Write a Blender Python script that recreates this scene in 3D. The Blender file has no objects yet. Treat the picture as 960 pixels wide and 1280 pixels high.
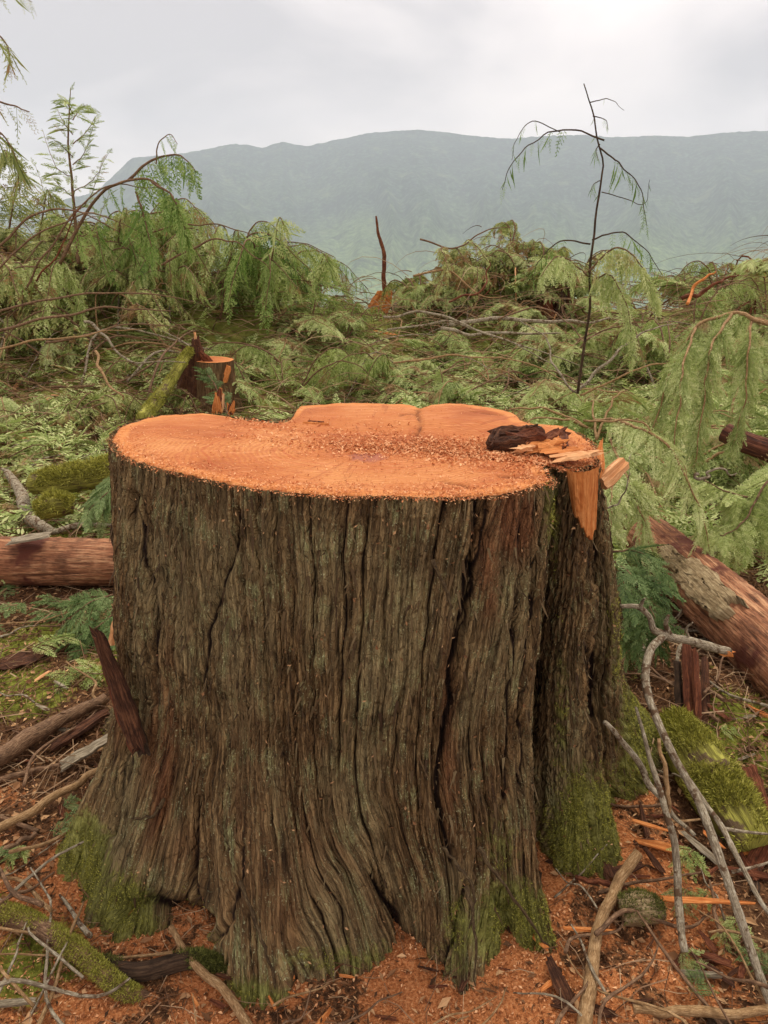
import bpy, math, random
import numpy as np
from mathutils import Vector, Matrix

S = bpy.context.scene
C = S.collection
R = math.radians
rng = np.random.RandomState(7)

# ------------------------------------------------------------------ camera, world, sun, exposure
F_PX = 924.0; PITCH = R(20.2); CAM_H = 1.4          # focal length in pixels of a 960x1280 frame
cd = bpy.data.cameras.new('camera'); cam = bpy.data.objects.new('camera', cd); C.objects.link(cam)
cam.location = (0, 0, CAM_H); cam.rotation_euler = (R(90) - PITCH, 0, 0)
cd.sensor_fit = 'VERTICAL'; cd.sensor_height = 36.0; cd.lens = 36.0 * F_PX / 1280.0
cd.clip_start = 0.05; cd.clip_end = 60000
S.camera = cam
S.view_settings.view_transform = 'Standard'; S.view_settings.look = 'None'
S.view_settings.gamma = 1; S.view_settings.use_curve_mapping = False
S.view_settings.exposure = 0.78
S.cycles.volume_bounces = 1
S.cycles.max_bounces = 8; S.cycles.transparent_max_bounces = 8

SUN_EL, SUN_AZ = R(62), R(20)                       # azimuth measured from +Y (ahead) towards +X
w = bpy.data.worlds.new('World'); S.world = w; w.use_nodes = True
nt = w.node_tree; nt.nodes.clear()
def N(t, ty, **kw):
    n = t.nodes.new(ty)
    for k, v in kw.items():
        if k in n.inputs.keys() if isinstance(k, str) else False: n.inputs[k].default_value = v
        else: setattr(n, k, v)
    return n
out = N(nt, 'ShaderNodeOutputWorld'); bg = N(nt, 'ShaderNodeBackground'); bg.inputs[1].default_value = 0.10
sky = N(nt, 'ShaderNodeTexSky', sky_type='NISHITA', sun_disc=False)
sky.sun_elevation = SUN_EL; sky.sun_rotation = SUN_AZ
tc = N(nt, 'ShaderNodeTexCoord')
sep = N(nt, 'ShaderNodeSeparateXYZ'); nt.links.new(tc.outputs['Generated'], sep.inputs[0])
mx = N(nt, 'ShaderNodeMath', operation='MAXIMUM'); nt.links.new(sep.outputs[2], mx.inputs[0]); mx.inputs[1].default_value = 0.03
ad = N(nt, 'ShaderNodeMath', operation='ADD'); nt.links.new(mx.outputs[0], ad.inputs[0]); ad.inputs[1].default_value = 0.22
dx = N(nt, 'ShaderNodeMath', operation='DIVIDE'); nt.links.new(sep.outputs[0], dx.inputs[0]); nt.links.new(ad.outputs[0], dx.inputs[1])
dy = N(nt, 'ShaderNodeMath', operation='DIVIDE'); nt.links.new(sep.outputs[1], dy.inputs[0]); nt.links.new(ad.outputs[0], dy.inputs[1])
cmb = N(nt, 'ShaderNodeCombineXYZ'); nt.links.new(dx.outputs[0], cmb.inputs[0]); nt.links.new(dy.outputs[0], cmb.inputs[1])
mp = N(nt, 'ShaderNodeMapping'); nt.links.new(cmb.outputs[0], mp.inputs[0]); mp.inputs['Scale'].default_value = (0.95, 0.85, 1); mp.inputs['Location'].default_value = (3.1, 1.7, 0)
cn = N(nt, 'ShaderNodeTexNoise'); nt.links.new(mp.outputs[0], cn.inputs['Vector'])
cn.inputs['Scale'].default_value = 1.0; cn.inputs['Detail'].default_value = 5; cn.inputs['Roughness'].default_value = 0.48; cn.inputs['Distortion'].default_value = 0.35
cr = N(nt, 'ShaderNodeValToRGB'); nt.links.new(cn.outputs[0], cr.inputs[0])
e = cr.color_ramp.elements
e[0].position = 0.36; e[0].color = (0.42, 0.385, 0.385, 1)
e[1].position = 0.62; e[1].color = (0.84, 0.745, 0.695, 1)
m_ = e.new(0.48); m_.color = (0.67, 0.60, 0.575, 1)
gn = N(nt, 'ShaderNodeVectorMath', operation='SCALE'); nt.links.new(cr.outputs[0], gn.inputs[0]); gn.inputs['Scale'].default_value = 10.0
mixs = N(nt, 'ShaderNodeMix', data_type='RGBA'); mixs.inputs[0].default_value = 0.95
nt.links.new(sky.outputs[0], mixs.inputs[6]); nt.links.new(gn.outputs[0], mixs.inputs[7])
nt.links.new(mixs.outputs[2], bg.inputs[0]); nt.links.new(bg.outputs[0], out.inputs[0])

sd = bpy.data.lights.new('sun', 'SUN'); sd.energy = 1.5; sd.angle = R(18); sd.color = (1.0, 0.93, 0.80)
so = bpy.data.objects.new('sun', sd); C.objects.link(so)
so.rotation_euler = Vector((-math.sin(SUN_AZ) * math.cos(SUN_EL), -math.cos(SUN_AZ) * math.cos(SUN_EL), -math.sin(SUN_EL))).to_track_quat('-Z', 'Y').to_euler()

# ------------------------------------------------------------------ helpers
def lin(r, g, b): 
    f = lambda c: (c / 255 / 12.92) if c / 255 <= 0.04045 else ((c / 255 + 0.055) / 1.055) ** 2.4
    return (f(r), f(g), f(b), 1)
def sm(a, b, x):
    t = np.clip((np.asarray(x, float) - a) / (b - a), 0, 1); return t * t * (3 - 2 * t)
_T = np.random.RandomState(11).rand(256, 256)
def vn(x, y, seed=0):                                # value noise, -1..1
    x = np.asarray(x, float) + seed * 17.31; y = np.asarray(y, float) + seed * 9.73
    xi = np.floor(x).astype(int); yi = np.floor(y).astype(int); fx = x - xi; fy = y - yi
    fx = fx * fx * (3 - 2 * fx); fy = fy * fy * (3 - 2 * fy)
    a = _T[xi & 255, yi & 255]; b = _T[(xi + 1) & 255, yi & 255]; c = _T[xi & 255, (yi + 1) & 255]; d = _T[(xi + 1) & 255, (yi + 1) & 255]
    return ((a * (1 - fx) + b * fx) * (1 - fy) + (c * (1 - fx) + d * fx) * fy) * 2 - 1
def fbm(x, y, o=4, seed=0, g=0.5):
    s = 0; a = 1; t = 0
    for i in range(o): s = s + a * vn(x * 2 ** i, y * 2 ** i, seed + i * 3); t += a; a *= g
    return s / t

def ray(px, py):
    x = (px - 480) / F_PX; y = -(py - 640) / F_PX
    return np.array([x, math.cos(PITCH) + y * math.sin(PITCH), -math.sin(PITCH) + y * math.cos(PITCH)])
def at(px, py, Y):                                   # the point at forward distance Y seen at (px, py)
    d = ray(px, py); return d * (Y / d[1]) + np.array([0, 0, CAM_H])

class MB:
    def __init__(s): s.V = []; s.F = []; s.n = 0; s.A = []; s.U = []
    def add(s, V, *Fs, a=None):
        if isinstance(V, np.ndarray) and V.ndim == 2 and V.shape[1] == 5: U_ = V[:, 3:]; V = V[:, :3]
        else: V = np.asarray(V, float).reshape(-1, 3); U_ = np.zeros((len(V), 2))
        s.U.append(U_)
        for F in Fs:
            if len(F): s.F.append(np.asarray(F, int) + s.n)
        s.V.append(V); s.n += len(V)
        s.A.append(np.full(len(V), 0.5 if a is None else a) if np.isscalar(a) or a is None else np.asarray(a, float))
        return s
    def mesh(s, name, smooth=True, mat=None, uv=None, attrs=None):
        V = np.concatenate(s.V).astype(np.float32)
        me = bpy.data.meshes.new(name)
        me.vertices.add(len(V)); me.vertices.foreach_set('co', V.ravel())
        lv = np.concatenate([f.ravel() for f in s.F]).astype(np.int32)
        cnt = np.concatenate([np.full(len(f), f.shape[1]) for f in s.F]).astype(np.int32)
        st = np.concatenate([[0], np.cumsum(cnt)[:-1]]).astype(np.int32)
        me.loops.add(len(lv)); me.loops.foreach_set('vertex_index', lv)
        me.polygons.add(len(cnt)); me.polygons.foreach_set('loop_start', st); me.polygons.foreach_set('loop_total', cnt)
        me.polygons.foreach_set('use_smooth', np.full(len(cnt), smooth))
        at_ = me.attributes.new('var', 'FLOAT', 'POINT'); at_.data.foreach_set('value', np.concatenate(s.A).astype(np.float32))
        for k, v in (attrs or {}).items():
            q = me.attributes.new(k, 'FLOAT', 'POINT'); q.data.foreach_set('value', np.asarray(v, np.float32).ravel())
        if uv is None:
            uv = np.concatenate(s.U); uv = uv if np.abs(uv).max() > 0 else None
        if uv is not None:
            l = me.uv_layers.new(name='UVMap'); l.data.foreach_set('uv', np.asarray(uv, np.float32)[lv].ravel())
        me.update(calc_edges=True); me.validate()
        if mat: me.materials.append(mat)
        return me
    def build(s, name, mat, parent=None, smooth=True, **kw):
        o = bpy.data.objects.new(name, s.mesh(name, smooth, mat, **kw)); C.objects.link(o)
        if parent is not None: o.parent = parent
        return o
def tag(o, label=None, cat=None, group=None, kind=None):
    if label: o['label'] = label
    if cat: o['category'] = cat
    if group: o['group'] = group
    if kind: o['kind'] = kind
    return o
def empty(name, loc=(0, 0, 0), label=None, cat=None, group=None):
    o = bpy.data.objects.new(name, None); C.objects.link(o); o.location = loc; o.empty_display_size = 0.1
    return tag(o, label, cat, group)

def smooth_path(P, n):
    P = np.asarray(P, float)
    Q = np.vstack([2 * P[0] - P[1], P, 2 * P[-1] - P[-2]])
    seg = len(P) - 1; t = np.linspace(0, seg, n); i = np.minimum(t.astype(int), seg - 1); f = (t - i)[:, None]
    a, b, c, d = Q[i], Q[i + 1], Q[i + 2], Q[i + 3]
    return 0.5 * (2 * b + (c - a) * f + (2 * a - 5 * b + 4 * c - d) * f * f + (3 * b - a - 3 * c + d) * f ** 3)
def frames(P):
    T = np.gradient(P, axis=0); T /= np.linalg.norm(T, axis=1)[:, None] + 1e-9
    up = np.array([0, 0, 1.0]) if abs(T[0, 2]) < 0.9 else np.array([0, 1.0, 0])
    Nn = []; n = up - T[0] * T[0].dot(up)
    for t in T:
        n = n - t * t.dot(n); n /= np.linalg.norm(n) + 1e-9; Nn.append(n)
    Nn = np.array(Nn); return T, Nn, np.cross(T, Nn)
def tube(P, r, sides=7, rough=0.0, rg=None, cap=True, disp=None):
    P = np.asarray(P, float); n = len(P); r = np.broadcast_to(np.asarray(r, float), (n,))
    T, A, B = frames(P); th = np.linspace(0, 2 * np.pi, sides, endpoint=False)
    rr = np.repeat(r[:, None], sides, 1)
    if rough: rr = rr * (1 + rough * (rg or rng).uniform(-1, 1, (n, sides)))
    if disp is not None:
        L = np.concatenate([[0], np.cumsum(np.linalg.norm(np.diff(P, axis=0), axis=1))])
        rr = rr + disp(L[:, None] + 0 * th[None], th[None] + 0 * L[:, None], rr)
    V = P[:, None] + rr[..., None] * (np.cos(th)[None, :, None] * A[:, None] + np.sin(th)[None, :, None] * B[:, None])
    idx = np.arange(n * sides).reshape(n, sides); nx = np.roll(idx, -1, 1)
    F = np.stack([idx[:-1], nx[:-1], nx[1:], idx[1:]], -1).reshape(-1, 4)
    Lu = np.concatenate([[0], np.cumsum(np.linalg.norm(np.diff(P, axis=0), axis=1))]); rm_ = float(r.mean()); tri_ = np.abs(((th / np.pi) % 2) - 1)
    UV = np.stack([np.broadcast_to(1 + tri_[None] * np.pi * rm_, (n, sides)), np.broadcast_to(Lu[:, None] + P[0, 0] * 3, (n, sides))], -1).reshape(-1, 2)
    V = np.hstack([V.reshape(-1, 3), UV])
    if not cap: return V, F, np.zeros((0, 3), int)
    V = np.vstack([V, [*P[0], *UV[0]], [*P[-1], *UV[-1]]])
    c0 = n * sides; F3 = np.vstack([np.stack([nx[0], idx[0], np.full(sides, c0)], -1), np.stack([idx[-1], nx[-1], np.full(sides, c0 + 1)], -1)])
    return V, F, F3
def slab_geo(p0, p1, wd, th, rg, nseg=9, up=(0, 0, 1), taper=0.5, jag=1.0, bend=0.0):
    """a split piece of wood or bark: irregular flat cross-section, ragged ends"""
    p0 = np.asarray(p0, float); p1 = np.asarray(p1, float); L = np.linalg.norm(p1 - p0); d = (p1 - p0) / L
    s = np.cross(d, up); s /= np.linalg.norm(s) + 1e-9; u = np.cross(s, d)
    K = 10; V = np.zeros((nseg, K, 5)); ph = rg.uniform(0, 6)
    prof = [(-1, -.3), (-.9, .5), (-.5, 1), (-.05, .6), (.4, .9), (.9, .55), (1, -.4), (.5, -1), (0, -.7), (-.5, -.9)]
    kj = rg.uniform(.75, 1.15, K); e0 = rg.uniform(-.6, .45, K); e1 = rg.uniform(-.45, .6, K); wl = rg.uniform(-1, 1, (2, nseg)) * .10; cx = np.cumsum(rg.uniform(-1, 1, nseg)) * .035 * wd
    for i in range(nseg):
        t = i / (nseg - 1)
        w_ = wd / 2 * (1 - taper * (.9 * max(0, t - .45) / .55 + .35 * max(0, .3 - t) / .3)) 
        h_ = th / 2 * (1 - .35 * taper * abs(2 * t - 1) ** 2)
        off = bend * L * 4 * t * (1 - t)
        for k, (a, b) in enumerate(prof):
            j = rg.uniform(-1, 1, 3); a2 = a * kj[k] + (wl[0, i] if a < -.6 else wl[1, i] if a > .6 else 0)
            e_ = jag * wd * 1.3 * (e0[k] if i == 0 else e1[k] if i == nseg - 1 else .45 * e1[k] if i == nseg - 2 else 0)
            q = p0 + d * (t * L + e_) + s * (a2 * w_ + cx[i] + j[0] * wd * .03) + u * (b * h_ + off + j[1] * th * .10)
            V[i, k] = [*q, 1 + p0[0] + a2 * wd / 2 + (b < 0) * wd * .7, t * L + p0[1]]
    idx = np.arange(nseg * K).reshape(nseg, K); nx = np.roll(idx, -1, 1)
    F = np.stack([idx[:-1], nx[:-1], nx[1:], idx[1:]], -1).reshape(-1, 4)
    V = V.reshape(-1, 5)
    V = np.vstack([V, V[:K].mean(0), V[-K:].mean(0)]); c = nseg * K
    F3 = np.vstack([np.stack([nx[0], idx[0], np.full(K, c)], -1), np.stack([idx[-1], nx[-1], np.full(K, c + 1)], -1)])
    return V, F, F3

# ------------------------------------------------------------------ materials
class NT:
    def __init__(s, name, rough=0.85, spec=0.25):
        s.m = bpy.data.materials.new(name); s.m.use_nodes = True; s.t = s.m.node_tree
        s.b = s.t.nodes['Principled BSDF']; s.out = s.t.nodes['Material Output']
        s.b.inputs['Roughness'].default_value = rough; s.b.inputs['Specular IOR Level'].default_value = spec
        s.tc = s.t.nodes.new('ShaderNodeTexCoord')
    def L(s, a, b): s.t.links.new(a, b); return s
    def map(s, scale, src='Object', rot=(0, 0, 0)):
        m = s.t.nodes.new('ShaderNodeMapping'); s.L(s.tc.outputs[src], m.inputs[0]); m.inputs['Scale'].default_value = scale; m.inputs['Rotation'].default_value = rot; return m.outputs[0]
    def noise(s, vec, scale, detail=4, rough=0.55, dist=0.0):
        n = s.t.nodes.new('ShaderNodeTexNoise'); 
        if vec is not None: s.L(vec, n.inputs['Vector'])
        n.inputs['Scale'].default_value = scale; n.inputs['Detail'].default_value = detail; n.inputs['Roughness'].default_value = rough; n.inputs['Distortion'].default_value = dist
        return n.outputs[0]
    def ramp(s, f, *stops):
        r = s.t.nodes.new('ShaderNodeValToRGB'); s.L(f, r.inputs[0]); el = r.color_ramp.elements
        for i, (p, c) in enumerate(stops):
            q = el[i] if i < 2 else el.new(p)
            q.position = p; q.color = c if len(c) == 4 else (*c, 1)
        return r.outputs[0]
    def mask(s, f, a, b):
        r = s.t.nodes.new('ShaderNodeMapRange'); r.interpolation_type = 'SMOOTHSTEP'; s.L(f, r.inputs[0]); r.inputs[1].default_value = a; r.inputs[2].default_value = b; return r.outputs[0]
    def mix(s, f, a, b, mode='MIX'):
        m = s.t.nodes.new('ShaderNodeMix'); m.data_type = 'RGBA'; m.blend_type = mode
        if hasattr(f, 'is_linked'): s.L(f, m.inputs[0])
        else: m.inputs[0].default_value = f
        for q, v in ((6, a), (7, b)):
            if hasattr(v, 'is_linked'): s.L(v, m.inputs[q])
            else: m.inputs[q].default_value = v
        return m.outputs[2]
    def math(s, op, a, b=0.0, clamp=False):
        m = s.t.nodes.new('ShaderNodeMath'); m.operation = op; m.use_clamp = clamp
        for q, v in ((0, a), (1, b)):
            if hasattr(v, 'is_linked'): s.L(v, m.inputs[q])
            else: m.inputs[q].default_value = v
        return m.outputs[0]
    def attr(s, name):
        a = s.t.nodes.new('ShaderNodeAttribute'); a.attribute_name = name; return a.outputs['Fac']
    def rand(s): return s.t.nodes.new('ShaderNodeObjectInfo').outputs['Random']
    def bump(s, h, strength=0.5, dist=0.01):
        b = s.t.nodes.new('ShaderNodeBump'); s.L(h, b.inputs['Height']); b.inputs['Strength'].default_value = strength; b.inputs['Distance'].default_value = dist
        s.L(b.outputs[0], s.b.inputs['Normal']); return s
    def col(s, c):
        if hasattr(c, 'is_linked'): s.L(c, s.b.inputs['Base Color'])
        else: s.b.inputs['Base Color'].default_value = c
        return s

def wood_mat(name, dark, mid, light, scale=14, stretch=(1, 1, 1), bump=0.5, spots=None, rough=0.85, kind='slab', bd=0.006):
    n = NT(name, rough)
    k = {'log': (70, 5), 'stick': (420, 60), 'slab': (230, 14)}[kind]
    a = n.noise(n.map((k[0], k[1], 1), 'UV'), 1, 6, 0.6, 0.5); b = n.noise(n.map((k[0] * 3.5, k[1] * 4, 1), 'UV'), 1, 4, 0.65, .2)
    pt = n.noise(n.map((1, 1, 1)), 8 if kind == 'log' else 25, 4, .6)
    c = n.ramp(a, (0.3, dark), (0.68, light), (0.5, mid))
    c = n.mix(n.math('MULTIPLY', n.mask(b, .48, .66), .8), c, dark)
    c = n.mix(n.math('MULTIPLY', n.mask(pt, .5, .68), .55), c, dark); c = n.mix(n.math('MULTIPLY', n.mask(pt, .42, .3), .4), c, light)
    pass
    if spots: c = n.mix(n.mask(n.noise(n.map((1, 1, 1)), spots[1], 4, .6), spots[2], spots[2] + .08), c, spots[0])
    n.col(c).bump(n.math('ADD', n.math('MULTIPLY', b, .6), a), bump, bd)
    return n.m

def make_bark():
    n = NT('cedar_bark', 0.92, 0.2)
    uv = n.map((1, 1, 1), 'UV')
    fib = n.noise(n.map((150, 9, 1), 'UV'), 1.0, 5, .6, .25)      # long fibres
    fib2 = n.noise(n.map((420, 60, 1), 'UV'), 1.0, 3, .6)
    pat = n.noise(n.map((7, 2.2, 1), 'UV'), 1.0, 4, .6)
    spk = n.noise(n.map((330, 200, 1), 'UV'), 1.0, 3, .7)
    spk2 = n.noise(n.map((24, 10, 1), 'UV'), 1.0, 4, .65)
    vo = n.t.nodes.new('ShaderNodeTexVoronoi'); vo.feature = 'DISTANCE_TO_EDGE'; n.L(n.map((95, 13, 1), 'UV'), vo.inputs['Vector']); vo.inputs['Scale'].default_value = 1; ck = n.mask(vo.outputs['Distance'], .0, .10)
    vo2 = n.t.nodes.new('ShaderNodeTexVoronoi'); vo2.feature = 'DISTANCE_TO_EDGE'; n.L(n.map((190, 55, 1), 'UV'), vo2.inputs['Vector']); vo2.inputs['Scale'].default_value = 1; ck2 = n.mask(vo2.outputs['Distance'], .0, .12)
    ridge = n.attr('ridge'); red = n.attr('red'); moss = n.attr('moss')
    c = n.ramp(fib, (0.32, lin(46, 33, 21)), (0.68, lin(172, 140, 96)), (0.5, lin(110, 84, 54)))
    c = n.mix(n.mask(pat, .42, .66), c, n.ramp(fib, (0.32, lin(72, 58, 38)), (0.70, lin(180, 158, 112))))
    c = n.mix(n.math('MULTIPLY', n.mask(spk2, .50, .68), n.math('MULTIPLY', n.mask(ridge, .35, .8), n.mask(fib2, .36, .6))), c, lin(156, 152, 104))
    lm = n.math('MULTIPLY', n.mask(spk, .575, .65), n.math('MULTIPLY', n.mask(ridge, .3, .75), n.mask(spk2, .42, .60)))
    c = n.mix(n.math('MULTIPLY',lm,.9), c, lin(198, 198, 152))
    c = n.mix(n.math('MULTIPLY', n.mask(red, .3, 1.0), .7), c, n.ramp(fib, (0.3, lin(74, 38, 22)), (0.72, lin(166, 102, 66)), (.5, lin(122, 70, 43))))
    c = n.mix(n.mask(ridge, .30, .02), c, lin(36, 21, 13))  # fissures: inner bark brown, darkened further with crevice shade painted into the colour
    mn = n.noise(n.map((60, 40, 1), 'UV'), 1.0, 4, .7)
    mc = n.ramp(mn, (.3, lin(78, 76, 34)), (.7, lin(162, 160, 92)), (.5, lin(120, 118, 58)))
    c = n.mix(n.mask(n.math('ADD', moss, n.math('MULTIPLY', n.math('SUBTRACT', mn, .5), 1.2)), .35, .75), c, mc)
    n.col(c)
    h = n.math('ADD', n.math('MULTIPLY', fib, 1.3), n.math('MULTIPLY', fib2, .5)); h = n.math('ADD', h, n.math('ADD', n.math('MULTIPLY', ck, .7), n.math('MULTIPLY', ck2, .3))); h = n.math('ADD', h, n.math('MULTIPLY', spk, .3))
    n.bump(h, 1.0, .009)
    return n.m
def make_cut():
    n = NT('fresh_cut_cedar', 0.8, 0.25)
    v = n.map((1, 1, 1)); sp = n.t.nodes.new('ShaderNodeSeparateXYZ'); n.L(v, sp.inputs[0])
    X = n.math('SUBTRACT', sp.outputs[0], -.04); Y = n.math('MULTIPLY', n.math('SUBTRACT', sp.outputs[1], 1.64), 1.35)
    d = n.math('SQRT', n.math('ADD', n.math('MULTIPLY', X, X), n.math('MULTIPLY', Y, Y)))
    wob = n.noise(v, 5, 3, .5)
    d2 = n.math('ADD', d, n.math('MULTIPLY', wob, .10))
    ring = n.math('MULTIPLY', n.math('ADD', n.math('SINE', n.math('MULTIPLY', d2, 480)), 1), .5)
    ring2 = n.noise(None, 1, 2); rn = n.t.nodes.new('ShaderNodeTexNoise'); rn.noise_dimensions = '1D'; n.L(n.math('MULTIPLY', d2, 60), rn.inputs['W']); rn.inputs['Scale'].default_value = 1
    big = n.noise(v, 3.2, 4, .55)
    c = n.ramp(big, (.35, lin(162, 90, 44)), (.66, lin(206, 140, 82)), (.5, lin(190, 116, 62)))
    c = n.mix(n.math('MULTIPLY', ring, .34), c, lin(160, 76, 40))
    c = n.mix(n.math('MULTIPLY', n.mask(rn.outputs[0], .5, .75), .3), c, lin(178, 84, 46))
    sc = n.noise(n.map((14, 120, 14), rot=(0, 0, .25)), 1.0, 4, .6)      # chain marks
    c = n.mix(n.math('MULTIPLY', n.mask(sc, .52, .72), .35), c, lin(236, 168, 118))
    rim = n.attr('rim')
    c = n.mix(n.mask(n.math('ADD', rim, n.math('MULTIPLY', n.math('SUBTRACT', big, .5), .02)), .046, .030), c, n.mix(n.mask(sc, .4, .7), lin(200, 124, 66), lin(216, 148, 88)))
    c = n.mix(n.mask(rim, .006, .0), c, lin(110, 56, 30))
    core = n.math('ADD', n.math('MULTIPLY', n.math('SUBTRACT', sp.outputs[0], -.035), n.math('SUBTRACT', sp.outputs[0], -.035)), n.math('MULTIPLY', n.math('SUBTRACT', sp.outputs[1], 1.585), n.math('SUBTRACT', sp.outputs[1], 1.585)))
    c = n.mix(n.math('MULTIPLY', n.mask(n.math('ADD', core, n.math('MULTIPLY', n.math('SUBTRACT', n.noise(v, 24, 3, .6), .5), .004)), .0022, .0006), .6), c, lin(150, 92, 84))
    at2 = n.t.nodes.new('ShaderNodeMath'); at2.operation = 'ARCTAN2'; n.L(Y, at2.inputs[0]); n.L(X, at2.inputs[1])
    pc = n.t.nodes.new('ShaderNodeCombineXYZ'); n.L(n.math('MULTIPLY', at2.outputs[0], 16), pc.inputs[0]); n.L(n.math('MULTIPLY', d, 3.0), pc.inputs[1])
    rays = n.noise(pc.outputs[0], 1.0, 3, .6); c = n.mix(n.math('MULTIPLY', n.mask(rays, .60, .66), .35), c, lin(140, 66, 34))
    c = n.mix(n.math('MULTIPLY', n.mask(n.noise(v, 11, 5, .7), .56, .66), .35), c, lin(168, 84, 48))
    c = n.mix(n.math('MULTIPLY', n.attr('crack'), .85), c, lin(96, 48, 26))
    n.col(c).bump(n.math('ADD', n.math('MULTIPLY', sc, .6), n.math('ADD', n.math('MULTIPLY', ring, .15), n.noise(v, 160, 3, .6))), .45, .004)
    return n.m
def chip_mat(name, a, b, c_):
    n = NT(name, .85, .2); v = n.attr('var')
    n.col(n.ramp(v, (0.0, a), (1.0, c_), (.5, b))); return n.m
def leaf_mat(name, dark, mid, light, dead=None, dead_amt=0.12):
    n = NT(name, .6, .3)
    big = n.noise(n.map((1, 1, 1)), 6, 2, .5)
    f = n.math('ADD', n.math('MULTIPLY', n.attr('var'), .6), n.math('MULTIPLY', n.math('ADD', big, n.math('MULTIPLY', n.rand(), .8)), .35))
    c = n.ramp(f, (.2, dark), (.85, light), (.5, mid))
    if dead is not None: c = n.mix(n.mask(n.noise(n.map((1, 1, 1)), 3.3, 3, .6), .68 - dead_amt, .76 - dead_amt), c, dead)
    n.col(c)
    tr = n.t.nodes.new('ShaderNodeBsdfTranslucent'); n.L(c, tr.inputs[0]); ms = n.t.nodes.new('ShaderNodeMixShader'); ms.inputs[0].default_value = .3
    n.L(n.b.outputs[0], ms.inputs[1]); n.L(tr.outputs[0], ms.inputs[2]); n.L(ms.outputs[0], n.out.inputs[0]); return n.m

M = {}
M['bark'] = make_bark(); M['cut'] = make_cut()
D_ = dict
M['freshwood'] = wood_mat('fresh_split_cedar', lin(170, 92, 42), lin(208, 130, 68), lin(228, 160, 98), bump=.5)
M['palechip'] = wood_mat('pale_split_wood', lin(192, 128, 80), lin(222, 166, 114), lin(238, 194, 148), bump=.4)
M['oldwood'] = wood_mat('rotten_brown_wood', lin(46, 26, 17), lin(86, 52, 33), lin(130, 86, 58), bump=1)
M['redwood'] = wood_mat('red_rotten_wood', lin(70, 34, 20), lin(116, 64, 40), lin(156, 98, 66), bump=1)
M['greywood'] = wood_mat('weathered_grey_wood', lin(100, 88, 70), lin(152, 138, 114), lin(192, 180, 156), bump=.7)
M['peeled'] = wood_mat('peeled_cedar_log', lin(72, 46, 32), lin(160, 106, 74), lin(212, 162, 120), bump=.8, kind='log', spots=(lin(96, 52, 38), 3.5, .54), bd=.01)
M['darklog'] = wood_mat('dark_red_log', lin(44, 24, 18), lin(92, 54, 40), lin(134, 84, 62), kind='log', bump=.8)
M['stick'] = wood_mat('brown_stick', lin(66, 48, 34), lin(122, 92, 68), lin(170, 138, 106), kind='stick', bump=.6, bd=.003)
M['tanstick'] = wood_mat('tan_stick', lin(104, 78, 50), lin(158, 124, 84), lin(200, 168, 126), kind='stick', bump=.6, bd=.003)
M['greystick'] = wood_mat('lichen_grey_stick', lin(88, 74, 58), lin(152, 138, 114), lin(204, 196, 172), kind='stick', bump=.6, spots=(lin(92, 70, 50), 40, .53), bd=.003)
M['mosslog'] = wood_mat('moss_covered_wood', lin(74, 66, 30), lin(134, 130, 54), lin(186, 182, 86), kind='log', bump=1, spots=(lin(92, 74, 52), 14, .54))
M['barkplate'] = wood_mat('grey_bark_plate', lin(112, 92, 64), lin(170, 146, 108), lin(206, 186, 146), bump=.9)
M['darkbark'] = wood_mat('dark_bark', lin(44, 32, 22), lin(78, 58, 42), lin(112, 88, 66), bump=1)
M['strip'] = wood_mat('loose_bark_strip', lin(60, 44, 28), lin(100, 80, 54), lin(138, 118, 84), kind='stick', bump=1)
M['chip'] = chip_mat('orange_sawdust_chips', lin(122, 72, 44), lin(206, 138, 88), lin(240, 192, 144))
M['topchip'] = chip_mat('fresh_shavings', lin(178, 98, 56), lin(212, 142, 92), lin(238, 186, 138))
M['litter'] = chip_mat('brown_litter', lin(60, 40, 26), lin(134, 94, 62), lin(208, 166, 120))
M['twig'] = chip_mat('fine_twigs', lin(74, 50, 34), lin(126, 92, 66), lin(180, 152, 118))
M['moss'] = chip_mat('moss_tufts', lin(104, 102, 42), lin(166, 164, 68), lin(214, 206, 112))
M['mossdark'] = chip_mat('deep_green_moss', lin(62, 64, 30), lin(104, 108, 50), lin(152, 150, 82))
M['leaf'] = leaf_mat('cedar_foliage', lin(94, 114, 50), lin(160, 176, 96), lin(212, 218, 150), lin(158, 128, 82), .10)
M['leafpale'] = leaf_mat('pale_cedar_foliage', lin(108, 126, 58), lin(166, 180, 106), lin(214, 218, 156), lin(176, 150, 104), .08)
M['leafdark'] = leaf_mat('dark_cedar_foliage', lin(68, 92, 38), lin(118, 148, 66), lin(170, 188, 110))
M['leafolive'] = leaf_mat('olive_cedar_foliage', lin(98, 110, 52), lin(150, 158, 86), lin(198, 200, 130), lin(152, 118, 74), .14)
M['fern'] = leaf_mat('blue_green_frond', lin(56, 78, 34), lin(98, 122, 62), lin(150, 168, 108))

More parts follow.
